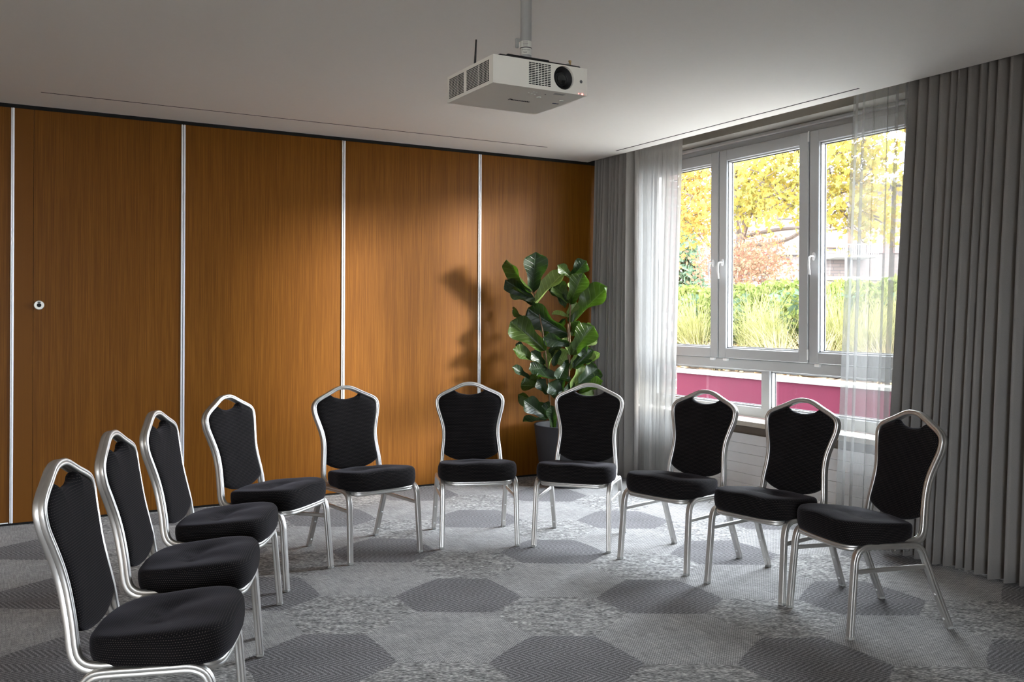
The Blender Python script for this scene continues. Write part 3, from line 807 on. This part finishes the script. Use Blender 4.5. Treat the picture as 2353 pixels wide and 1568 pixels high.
pm = tag(empty('projector_mount', (1.787, 3.078, H)), 'grey ceiling pole with dark bracket holding the projector', 'mount')
def loc(mb): mb.v = [(x - 1.787, y - 3.078, z - H) for x, y, z in mb.v]; return mb
PX, PY = 1.787, 3.078
loc(MB().cyl((PX, PY, 2.335), (PX, PY, H), .0215, n=32)).build('pole', 'pole', pm, True)
loc(MB().lathe((PX, PY, H), (0, 0, -1), [(.07, 0), (.07, .006), (.05, .012), (.024, .016)], 32)).build('ceiling_plate', 'pole', pm, True)
loc(MB().cyl((PX, PY, 2.29), (PX, PY, 2.340), .0200, n=32)).build('inner_pole', 'pole', pm, True)
lb = loc(MB().lathe((PX, PY, 2.345), (0, 0, 1), [(.0219, 0), (.0219, .026)], 32)).build('paper_label', 'label', pm, True)
lb2 = loc(MB().lathe((PX, PY, 2.374), (0, 0, 1), [(.0219, 0), (.0219, .024)], 32)).build('paper_label', 'label', pm, True)
ring_ = loc(MB().lathe((PX, PY, 2.3705), (0, 0, 1), [(.0228, 0), (.0228, .003)], 32)).build('clamp_ring', 'black_plastic', pm, True)
td = -FWD; to = Vector((PX, PY, 0)) + td * .0222 - Vector((1.787, 3.078, H))
text_mesh('label_lettering', 'Kindermann', .0078, 'ink', lb, (to.x, to.y, to.z + 2.362), RGT, UP, wide=.82, thick=.0002)
for k, (wd, zz) in enumerate(((.020, 2.3545), (.016, 2.3505))):
    a = Vector((to.x, to.y, to.z + zz)); r_ = RGT * wd * .6
    mesh('label_lettering', [a - r_, a + r_ * .4, a + r_ * .4 + UP * .001, a - r_ + UP * .001], [(0, 1, 2, 3)], 'ink', lb)
for k in range(5):
    a = Vector((to.x, to.y, to.z + 2.3785 + k * .0038)); r_ = RGT * .012
    mesh('label_lettering', [a - r_, a + r_ * (.5 + .1 * (k % 3)), a + r_ * (.5 + .1 * (k % 3)) + UP * .0012, a - r_ + UP * .0012], [(0, 1, 2, 3)], 'ink', lb2)
loc(MB().cyl(Vector((PX, PY, 2.405)), Vector((PX, PY, 2.405)) - RGT * .036, .0065, n=12).bbox(PX - RGT.x * .034 - .007, PX - RGT.x * .034 + .007, PY - RGT.y * .034 - .006, PY - RGT.y * .034 + .006, 2.374, 2.412, .003)).build('clamp_lever', 'pole', pm)
mb = MB().bbox(1.585, 1.935, 2.918, 3.26, BZ1, BZ1 + .010, .004).bbox(1.62, 1.80, 2.922, 2.99, BZ1 + .009, BZ1 + .016, .004).bbox(1.66, 1.90, 3.02, 3.14, BZ1 + .004, BZ1 + .016, .003).bbox(1.640, 1.90, 2.935, 2.962, BZ1, BZ1 + .009, .002).bbox(1.640, 1.90, 3.20, 3.225, BZ1, BZ1 + .009, .002)
mb.bbox(1.66, 1.685, 2.94, 3.22, BZ1, BZ1 + .012, .002).bbox(1.875, 1.90, 2.94, 3.22, BZ1, BZ1 + .012, .002)
loc(mb).build('bracket', 'black_plastic', pm)
loc(MB().cyl((PX, PY, BZ1 + .012), (PX, PY, 2.30), .030, .024, 28)).build('ball_joint', 'black_plastic', pm, True)
loc(MB().lathe((PX + .030, PY - .030, BZ1 + .013), (0, 0, 1), [(.016, 0), (.017, .006), (.016, .013), (.012, .016)], 20)).build('thumb_knob', 'black_plastic', pm, True)
b0 = Vector((1.916, 2.965, BZ1))
loc(MB().cyl(b0, b0 + Vector((0, 0, .036)), .0042, n=12).cyl(b0 + Vector((0, 0, .034)), b0 + Vector((0, 0, .040)), .0062, n=6)).build('levelling_bolt', 'brass', pm)
loc(MB().cyl(b0 + Vector((0, 0, .026)), Vector((1.84, 3.05, BZ1 + .018)), .0045, n=8)).build('bracket_arm', 'pole', pm)

# ------------------------------------------------------------------ fiddle-leaf fig
PZ = 7.36
pc = px_at_depth(1309, 722, PZ); pcx, pcy = pc.x, pc.y
fig = tag(empty('potted_fig', (pcx, pcy, 0)), 'tall fiddle-leaf fig in a round slate-grey pot by the partition', 'potted plant')
MB().lathe((0, 0, 0), (0, 0, 1), [(.19, 0), (.205, .004), (.215, .02), (.245, .20), (.268, .38), (.278, .462), (.280, .474), (.274, .478), (.264, .474), (.262, .44), (.258, .40)], 56).build('pot', 'pot', fig, True, 60)
MB().lathe((0, 0, .40), (0, 0, 1), [(.259, 0), (.20, .012), (.10, .020), (.01, .022)], 32).build('potting_soil', 'soil', fig, True)
off = Vector((pcx, pcy, 0))
def zp(zx, zy, dz=0.0): return px_at_depth(1100 + zx / 2.8, 560 + zy / 2.8, PZ + dz) - off
for pth in ([(470, 1250), (462, 1120), (450, 900), (432, 720), (415, 590), (385, 430), (350, 300)], [(560, 1250), (575, 1100), (580, 880), (586, 700), (585, 520), (592, 380), (602, 215)], [(590, 1250), (578, 900), (574, 515)]):
    P_ = catmull([zp(x, y, .03 * math.sin(i * 1.3)) for i, (x, y) in enumerate(pth)], 4)
    v, f, _ = sweep(P_, [(.0075 * math.cos(2 * PI * i / 8), .0075 * math.sin(2 * PI * i / 8)) for i in range(8)], taper=[1.15 - .6 * i / len(P_) for i in range(len(P_))])
    mesh('stem', v, f, 'stem', fig, True)
VIOLIN = [(0, .03), (.03, .06), (.06, .30), (.13, .46), (.24, .53), (.36, .52), (.48, .60), (.60, .78), (.72, .95), (.82, 1.0), (.89, .95), (.94, .80), (.975, .60), (1, .30)]
def fig_leaf(base, tip, width, roll, curl, mat, dz_tip):
    b = zp(*base, rnd.uniform(-.03, .03)); t = zp(*tip, dz_tip)
    ax = t - b; L = ax.length; ax.normalize()
    nrm = (-FWD + UP * .25); nrm = (nrm - ax * nrm.dot(ax)).normalized()
    nrm = Quaternion(ax, roll) @ nrm; sd = ax.cross(nrm)
    NL, NW = 14, 8; vs_, uv = [], []
    p1, p2 = rnd.uniform(0, 6), rnd.uniform(0, 6)
    for i in range(NL + 1):
        v = 1 - (1 - i / NL) ** 1.5
        ww = interp(VIOLIN, v)
        for k in range(NW + 1):
            u = -1 + 2 * k / NW
            h = .26 * width * abs(u) ** 1.4 * .8 + curl * L * (v * v) * -.28 + .075 * width * (abs(u) ** 2) * math.sin(9 * v + p1 + (2 if u > 0 else 0)) + .012 * L * math.sin(16 * v + p2) * abs(u)
            vs_.append(b + ax * L * (v - .018 * abs(u) ** 2 * max(0, v - .6) * 2.5) + sd * width * .5 * ww * u * 1.05 + nrm * h); uv.append((u, v))
    fs = [(i * (NW + 1) + k, i * (NW + 1) + k + 1, (i + 1) * (NW + 1) + k + 1, (i + 1) * (NW + 1) + k) for i in range(NL) for k in range(NW)]
    mesh('leaf', vs_, fs, mat, fig, True, uv)
D_, Mi, Li = 'leaf_dark', 'leaf_mid', 'leaf_light'
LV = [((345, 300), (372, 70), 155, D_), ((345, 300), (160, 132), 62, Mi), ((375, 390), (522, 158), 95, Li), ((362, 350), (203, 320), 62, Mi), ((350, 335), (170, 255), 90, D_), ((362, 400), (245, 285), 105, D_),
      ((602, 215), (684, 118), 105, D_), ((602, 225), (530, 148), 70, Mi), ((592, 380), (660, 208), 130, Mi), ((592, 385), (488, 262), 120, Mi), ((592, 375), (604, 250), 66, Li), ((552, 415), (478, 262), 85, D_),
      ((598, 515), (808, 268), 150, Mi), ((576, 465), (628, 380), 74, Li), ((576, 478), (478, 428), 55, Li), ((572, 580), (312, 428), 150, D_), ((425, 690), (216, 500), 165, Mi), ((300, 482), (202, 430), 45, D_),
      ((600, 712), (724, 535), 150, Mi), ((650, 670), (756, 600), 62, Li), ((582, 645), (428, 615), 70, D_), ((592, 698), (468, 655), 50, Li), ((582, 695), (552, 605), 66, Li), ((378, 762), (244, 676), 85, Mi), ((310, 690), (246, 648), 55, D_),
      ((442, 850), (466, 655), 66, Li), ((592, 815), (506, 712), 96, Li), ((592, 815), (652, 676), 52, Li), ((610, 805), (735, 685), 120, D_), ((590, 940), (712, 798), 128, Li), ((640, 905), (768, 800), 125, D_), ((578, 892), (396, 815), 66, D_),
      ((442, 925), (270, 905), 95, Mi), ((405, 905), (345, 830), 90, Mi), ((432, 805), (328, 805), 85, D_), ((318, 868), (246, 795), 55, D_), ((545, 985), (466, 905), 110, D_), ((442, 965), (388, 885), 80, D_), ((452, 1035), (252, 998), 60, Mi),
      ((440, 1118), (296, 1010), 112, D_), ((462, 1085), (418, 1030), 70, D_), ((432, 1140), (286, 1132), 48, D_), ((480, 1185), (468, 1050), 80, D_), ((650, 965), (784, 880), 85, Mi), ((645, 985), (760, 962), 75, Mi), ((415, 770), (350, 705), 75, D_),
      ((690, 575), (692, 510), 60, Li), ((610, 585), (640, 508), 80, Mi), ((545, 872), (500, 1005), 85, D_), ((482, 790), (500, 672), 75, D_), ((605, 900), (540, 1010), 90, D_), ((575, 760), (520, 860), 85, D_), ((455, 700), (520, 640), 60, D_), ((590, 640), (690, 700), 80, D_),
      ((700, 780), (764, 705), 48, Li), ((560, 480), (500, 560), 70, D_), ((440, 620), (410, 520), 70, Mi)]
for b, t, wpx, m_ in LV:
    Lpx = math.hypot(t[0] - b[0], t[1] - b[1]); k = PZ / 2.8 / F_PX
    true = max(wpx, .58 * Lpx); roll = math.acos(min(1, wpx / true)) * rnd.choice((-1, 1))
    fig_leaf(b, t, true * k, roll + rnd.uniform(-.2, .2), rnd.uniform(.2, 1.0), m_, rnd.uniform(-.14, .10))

# ------------------------------------------------------------------ outdoors
GX = 7.6
gr = MB().box(-60, 70, -60, 70, -.25, -.15).build('ground_outside', 'paving'); gr['kind'] = 'structure'
rw = tag(empty('planter_wall', (GX, 6, -.15)), 'burgundy rendered planter wall with pale concrete cap outside the window', 'wall')
rw_o = Vector((GX, 6, -.15))
def rel(mb, o): mb.v = [(x - o.x, y - o.y, z - o.z) for x, y, z in mb.v]; return mb
rel(MB().box(GX, GX + .20, -6, 26, -.15, .620), rw_o).build('rendered_wall', 'burgundy', rw)
y = -6.0
while y < 26:
    rel(MB().bbox(GX - .03, GX + .24, y, y + 1.996, .618, .656, .006), rw_o).build('cap_stone', 'concrete', rw); y += 2.0
def bed_z(X): return .635 + max(0, X - 7.84) * .11
mb = MB()
NB = 24; vs_ = []; fs = []
for i in range(9):
    for j in range(NB + 1):
        X = 7.80 + i * 1.2; Yv = -6 + 32 * j / NB; vs_.append((X, Yv, bed_z(X) + rnd.uniform(-.02, .02)))
fs = [(i * (NB + 1) + j, (i + 1) * (NB + 1) + j, (i + 1) * (NB + 1) + j + 1, i * (NB + 1) + j + 1) for i in range(8) for j in range(NB)]
bed = mesh('planting_bed', vs_, fs, 'bed_soil', None, True); bed['kind'] = 'structure'
# leaf litter
vs_, fs = [], []
for i in range(5200):
    X = 7.92 + abs(rnd.gauss(0, .8)); Yv = rnd.uniform(4.5, 12); c = Vector((X, Yv, bed_z(X) + rnd.uniform(.02, .07)))
    a = rnd.uniform(0, 6.28); s_ = rnd.uniform(.03, .06); tl = Vector((rnd.uniform(-.5, .5), rnd.uniform(-.5, .5), 1)).normalized()
    u = Vector((math.cos(a), math.sin(a), 0)); u = (u - tl * u.dot(tl)).normalized(); v_ = tl.cross(u); b = len(vs_)
    vs_ += [c - u * s_, c + v_ * s_ * .6, c + u * s_, c - v_ * s_ * .6 + tl * s_ * .3]; fs += [(b, b + 1, b + 2), (b, b + 2, b + 3)]
tag(mesh('leaf_litter', vs_, fs, 'litter'), 'fallen brown and orange leaves scattered on the planting bed', 'leaves', None, 'stuff')
# ornamental grasses
def grass(name, X, Y, h, nb, spread, mat, label, group=None):
    vs_, fs = [], []; wnd = Vector((rnd.uniform(-.5, .5), rnd.uniform(-1, 1), 0))
    for i in range(nb):
        a = rnd.uniform(0, 6.28); L = h * rnd.uniform(.45, 1.15); lean = rnd.uniform(.05, 1.0) * spread * rnd.uniform(.4, 1.2); r0 = rnd.uniform(0, .22)
        d = Vector((math.cos(a), math.sin(a), 0)); sd = Vector((-d.y, d.x, 0)); w_ = rnd.uniform(.004, .009); b = len(vs_)
        droop = rnd.uniform(.0, .75); bend = Vector((rnd.uniform(-.5, .5), rnd.uniform(-.5, .5), 0)) * L
        for k in range(5):
            t = k / 4
            p = d * (r0 + lean * t ** 1.6) + wnd * (.22 * t * t * L) + bend * (t * t * .3) + UP * (L * (t - droop * t ** 3 * .8))
            ww = w_ * (1 - .85 * t); vs_ += [p - sd * ww, p + sd * ww]
        fs += [(b + 2 * k, b + 2 * k + 1, b + 2 * k + 3, b + 2 * k + 2) for k in range(4)]
    o = mesh(name, vs_, fs, mat, None); o.location = (X, Y, bed_z(X) - .02)
    return tag(o, label, 'grass', group)
for X, Y, h, k in ((8.9, 10.4, 1.0, 420), (9.1, 9.4, 1.05, 420), (8.6, 8.55, .95, 420), (8.9, 7.75, 1.0, 420), (8.5, 7.0, 1.0, 420), (8.9, 6.35, 1.0, 380), (9.3, 8.15, 1.1, 380), (9.3, 7.3, 1.05, 380), (9.2, 11.3, 1.0, 350), (8.7, 5.7, 1.0, 350)):
    grass('grass_clump', X, Y, h, k, .55, 'grass', 'tall green-yellow ornamental grass clump in front of the hedge', 'green grass clumps')
for X, Y, h, k in ((8.2, 8.1, .62, 260), (8.15, 7.45, .6, 260), (8.2, 6.5, .6, 240), (8.3, 9.6, .45, 240), (8.15, 8.9, .4, 200), (8.2, 10.3, .4, 200), (8.15, 5.9, .55, 200)):
    grass('straw_clump', X, Y, h, k, .60, 'straw', 'dry straw-coloured grass clump near the planter cap', 'straw grass clumps')
# hedge shrubs
def leaf_cloud(n, fn, size, aspect=.5, star=False):
    vs_, fs = [], []
    for i in range(n):
        c = fn(); a = rnd.uniform(0, 6.28); tl = Vector((rnd.gauss(0, 1), rnd.gauss(0, 1), rnd.gauss(.3, 1))).normalized()
        u = tl.orthogonal().normalized(); u = Quaternion(tl, a) @ u; v_ = tl.cross(u); s_ = size * rnd.uniform(.6, 1.25); b = len(vs_)
        if star:
            # five-lobed maple leaf
            rs = [.25, .62, .38, .85, .45, 1.0, .45, .85, .38, .62]
            for k, r in enumerate(rs):
                t = -PI / 2 + 2 * PI * k / 10; vs_.append(c + (u * math.cos(t) + v_ * math.sin(t)) * r * s_ * .5 + tl * (.12 * s_ * (k % 2)))
            fs.append(tuple(range(b, b + 10)))
        else:
            vs_ += [c - u * s_ * .5, c + v_ * s_ * aspect * .5 + tl * s_ * .06, c + u * s_ * .5, c - v_ * s_ * aspect * .5 + tl * s_ * .06]; fs += [(b, b + 1, b + 2), (b, b + 2, b + 3)]
    return vs_, fs
def shell(cx_, cy_, cz_, rx_, ry_, rz_, lo=.75):
    def fn():
        d = Vector((rnd.gauss(0, 1), rnd.gauss(0, 1), rnd.gauss(0, 1))).normalized(); k = rnd.uniform(lo, 1.0)
        q = 3.0; m = (abs(d.x) ** q + abs(d.y) ** q + abs(d.z) ** q) ** (1 / q)
        d = d / m
        return Vector((cx_ + d.x * rx_ * k, cy_ + d.y * ry_ * k, cz_ + d.z * rz_ * k))
    return fn
for k in range(8):
    Y = 5.6 + k * 1.05; X = 10.15; zt = 1.86 + rnd.uniform(-.05, .05)
    r_ = tag(empty('laurel_shrub', (X, Y, bed_z(X))), 'leafy green laurel shrub forming the clipped hedge behind the grasses', 'shrub', 'hedge shrubs')
    hz = (zt - bed_z(X)) / 2
    v, f = leaf_cloud(1500, shell(0, 0, hz, .50, .62, hz, .8), .13, .45); tag(mesh('foliage', v, f, 'laurel', r_), kind='stuff')
    MB().lathe((0, 0, 0), (0, 0, 1), [(.10, 0), (.34, hz * .5), (.38, hz), (.34, hz * 1.5), (.05, hz * 1.8)], 12).build('inner_growth', 'conifer', r_, True)
# trees
def branch(mb, p, q, r0, r1, sag=.1, n=6):
    p, q = Vector(p), Vector(q); L = (q - p).length
    mid = [p.lerp(q, t) + Vector((rnd.uniform(-1, 1), rnd.uniform(-1, 1), rnd.uniform(-1, 1) - sag)) * L * .07 for t in (.3, .6, .85)]
    path = catmull([p] + mid + [q], 3); N = len(path)
    v, f, _ = sweep(path, [(math.cos(2 * PI * i / n), math.sin(2 * PI * i / n)) for i in range(n)], taper=[r0 + (r1 - r0) * i / (N - 1) for i in range(N)])
    mb.add(v, f)
def maple(label, base, top, crowns, nleaf, size, mat, r0, fn_extra=None):
    b = Vector(base); t = tag(empty('maple_tree', b), label, 'tree')
    mb = MB(); branch(mb, (0, 0, 0), Vector(top) - b, r0, r0 * .35, 0); mb.build('trunk', 'bark', t, True)
    for c in crowns:
        mb = MB(); cc = Vector(c[:3]) - b
        st = (Vector(top) - b) * rnd.uniform(.55, .9)
        branch(mb, st, cc, r0 * .28, .012, -.1)
        for k in range(7):
            d = Vector((rnd.uniform(-1, 1) * c[3], rnd.uniform(-1, 1) * c[4], rnd.uniform(-1, 1) * c[5])); branch(mb, st.lerp(cc, rnd.uniform(.6, 1)), cc + d, .016, .004, .1, 5)
        mb.build('branch', 'twig', t, True)
    vs_, fs = [], []
    for c in crowns:
        cc = Vector(c[:3]) - b
        def in_crown():
            while True:
                p = Vector((rnd.gauss(cc.x, c[3] * .55), rnd.gauss(cc.y, c[4] * .55), rnd.gauss(cc.z, c[5] * .55)))
                if (p + b).z < 1.35 + .262 * ((p + b).length): return p
        v, f = leaf_cloud(nleaf, in_crown, size, star=True)
        o = len(vs_); vs_ += v; fs += [tuple(i + o for i in q) for q in f]
    tag(mesh('leaves', vs_, fs, mat, t), kind='stuff'); return t
def Q(px, py, X): p = at_x(px, py, X); return (p.x, p.y, p.z)
cr_ = []
for px, py, X in ((1690, 380, 12.5), (1760, 400, 12.0), (1820, 380, 12.5), (1750, 460, 13.0), (1700, 480, 13.0), (1830, 470, 12.2), (1930, 400, 12.0), (1940, 480, 12.5), (2010, 390, 12.5), (2020, 500, 13), (1780, 330, 12.3), (1900, 330, 12.0), (1985, 320, 12.2)):
    cr_.append(Q(px, py, X) + (.75, .65, .42))
maple('tall maple with lemon-yellow autumn leaves and grey trunk behind the hedge', Q(1705, 660, 14.2)[:2] + (-.15,), Q(1700, 330, 14.0), cr_, 300, .17, 'maple', .19)
cr_ = []
for px, py, X in ((1570, 400, 13.5), (1600, 440, 13.0), (1615, 380, 13.2), (1575, 500, 14), (1610, 540, 14), (1550, 450, 14), (1590, 350, 13.2), (1640, 470, 14.5), (1520, 400, 14)):
    cr_.append(Q(px, py, X) + (.7, .62, .45))
maple('slender maple with orange-tinged yellow leaves left of the tall maple', Q(1530, 660, 15.0)[:2] + (-.15,), Q(1530, 360, 15.0), cr_, 270, .17, 'maple_b', .13)
b = Vector(Q(1735, 660, 12.6)[:2] + (-.15,)); t = tag(empty('pink_shrub', b), 'airy shrub with pink and pale orange leaves above the hedge', 'shrub')
mb = MB()
for k in range(16):
    q = Vector(Q(rnd.uniform(1600, 1800), rnd.uniform(560, 640), 12.6 + rnd.uniform(-.4, .4))) - b; branch(mb, (0, 0, 0), q, .03, .005, -.2, 5)
mb.build('branches', 'twig', t, True)
v, f = leaf_cloud(3600, lambda: Vector(Q(rnd.gauss(1705, 55), rnd.gauss(608, 30), 12.6 + rnd.gauss(0, .5))) - b, .085, .55); tag(mesh('leaves', v, f, 'pink', t), kind='stuff')
for px, pyt, X, wd in ((1574, 480, 18, 1.1), (1500, 440, 19, 1.4)):
    c = Vector(Q(px, 660, X)); tp = Q(px, pyt, X)[2]; t = tag(empty('dark_conifer', (c.x, c.y, -.15)), 'dim grey-green conifer standing far behind the maples', 'tree', 'far conifers')
    hz = tp + .15
    def cone():
        k = rnd.random() ** .6; a = rnd.uniform(0, 6.28); return Vector((math.cos(a) * wd * k * rnd.uniform(.6, 1), math.sin(a) * wd * k * rnd.uniform(.6, 1), hz * (1 - k * .9)))
    v, f = leaf_cloud(1300, cone, .5, .35); tag(mesh('needles', v, f, 'conifer', t), kind='stuff')
    MB().cyl((0, 0, 0), (0, 0, hz * .9), .16, .03, 8).build('trunk', 'bark', t)

# far brick building, its front square to the camera's view
BZd = 30.0; K = BZd / F_PX
bc = px_at_depth(1900, 722, BZd)
bld = tag(empty('brick_building', (bc.x, bc.y, -.15), -YAW), 'pale brick apartment building with balcony far beyond the garden', 'building')
def bp(px, py): return ((px - 1900) * K, (722 - py) * K + CAM_H + .15)
def bbx(mb, px0, px1, py0, py1, y0, y1):
    x0, z1 = bp(px0, py0); x1, z0 = bp(px1, py1); mb.box(x0, x1, y0, y1, z0, z1); return mb
mb = MB(); x0, z1 = bp(1640, 420); x1, z0 = bp(2500, 745); mb.box(x0, x1, .0, 5, 0, z1); mb.build('wall', 'far_brick', bld)
bbx(MB(), 1630, 2510, 408, 421, -.4, 5.2).build('roof', 'concrete', bld)
bbx(MB(), 1640, 2500, 632, 640, -.06, .1).build('soldier_course', 'concrete', bld)
bbx(MB(), 1640, 2500, 645, 662, -.03, .05).build('lower_window_band', 'brown_frame', bld)
for px0, px1, py0, py1 in ((1786, 1812, 540, 578), (1812, 1838, 540, 578), (1690, 1730, 540, 578), (1990, 2030, 540, 578), (1786, 1838, 462, 500), (1890, 1950, 455, 495), (2050, 2090, 540, 578), (2120, 2160, 540, 578), (1690, 1730, 462, 500)):
    f_ = bbx(MB(), px0, px1, py0, py1, -.05, .05).build('window', 'brown_frame', bld)
    bbx(MB(), px0 + 3, px1 - 3, py0 + 3, py1 - 4, -.06, .02).build('window_pane', 'far_dark', f_)
bbx(MB(), 1782, 1842, 579, 583, -.15, .05).build('window_sill', 'far_white', bld)
bbx(MB(), 1895, 1960, 508, 566, -.05, .05).build('balcony_door', 'far_wood', bld)
bal = bbx(MB(), 1890, 1985, 588, 593, -1.2, .0).build('balcony_slab', 'concrete', bld)
rl_ = bbx(MB(), 1890, 1985, 563, 566, -1.2, -1.15); rl_.build('balcony_rail', 'far_white', bal)
for i in range(20):
    p0 = 1892 + i * 4.8; bbx(MB(), p0, p0 + 1.6, 565, 589, -1.19, -1.16).build('baluster', 'far_white', bal)
bbx(MB(), 1909, 1913, 520, 660, -1.3, -1.24).build('drain_pipe', 'far_white', bld)
bbx(MB(), 1921, 1924, 600, 660, -1.3, -1.26).build('drain_pipe', 'far_white', bld)
bbx(MB(), 1880, 1990, 636, 639, -1.3, -1.26).build('pipe_rail', 'far_white', bld)
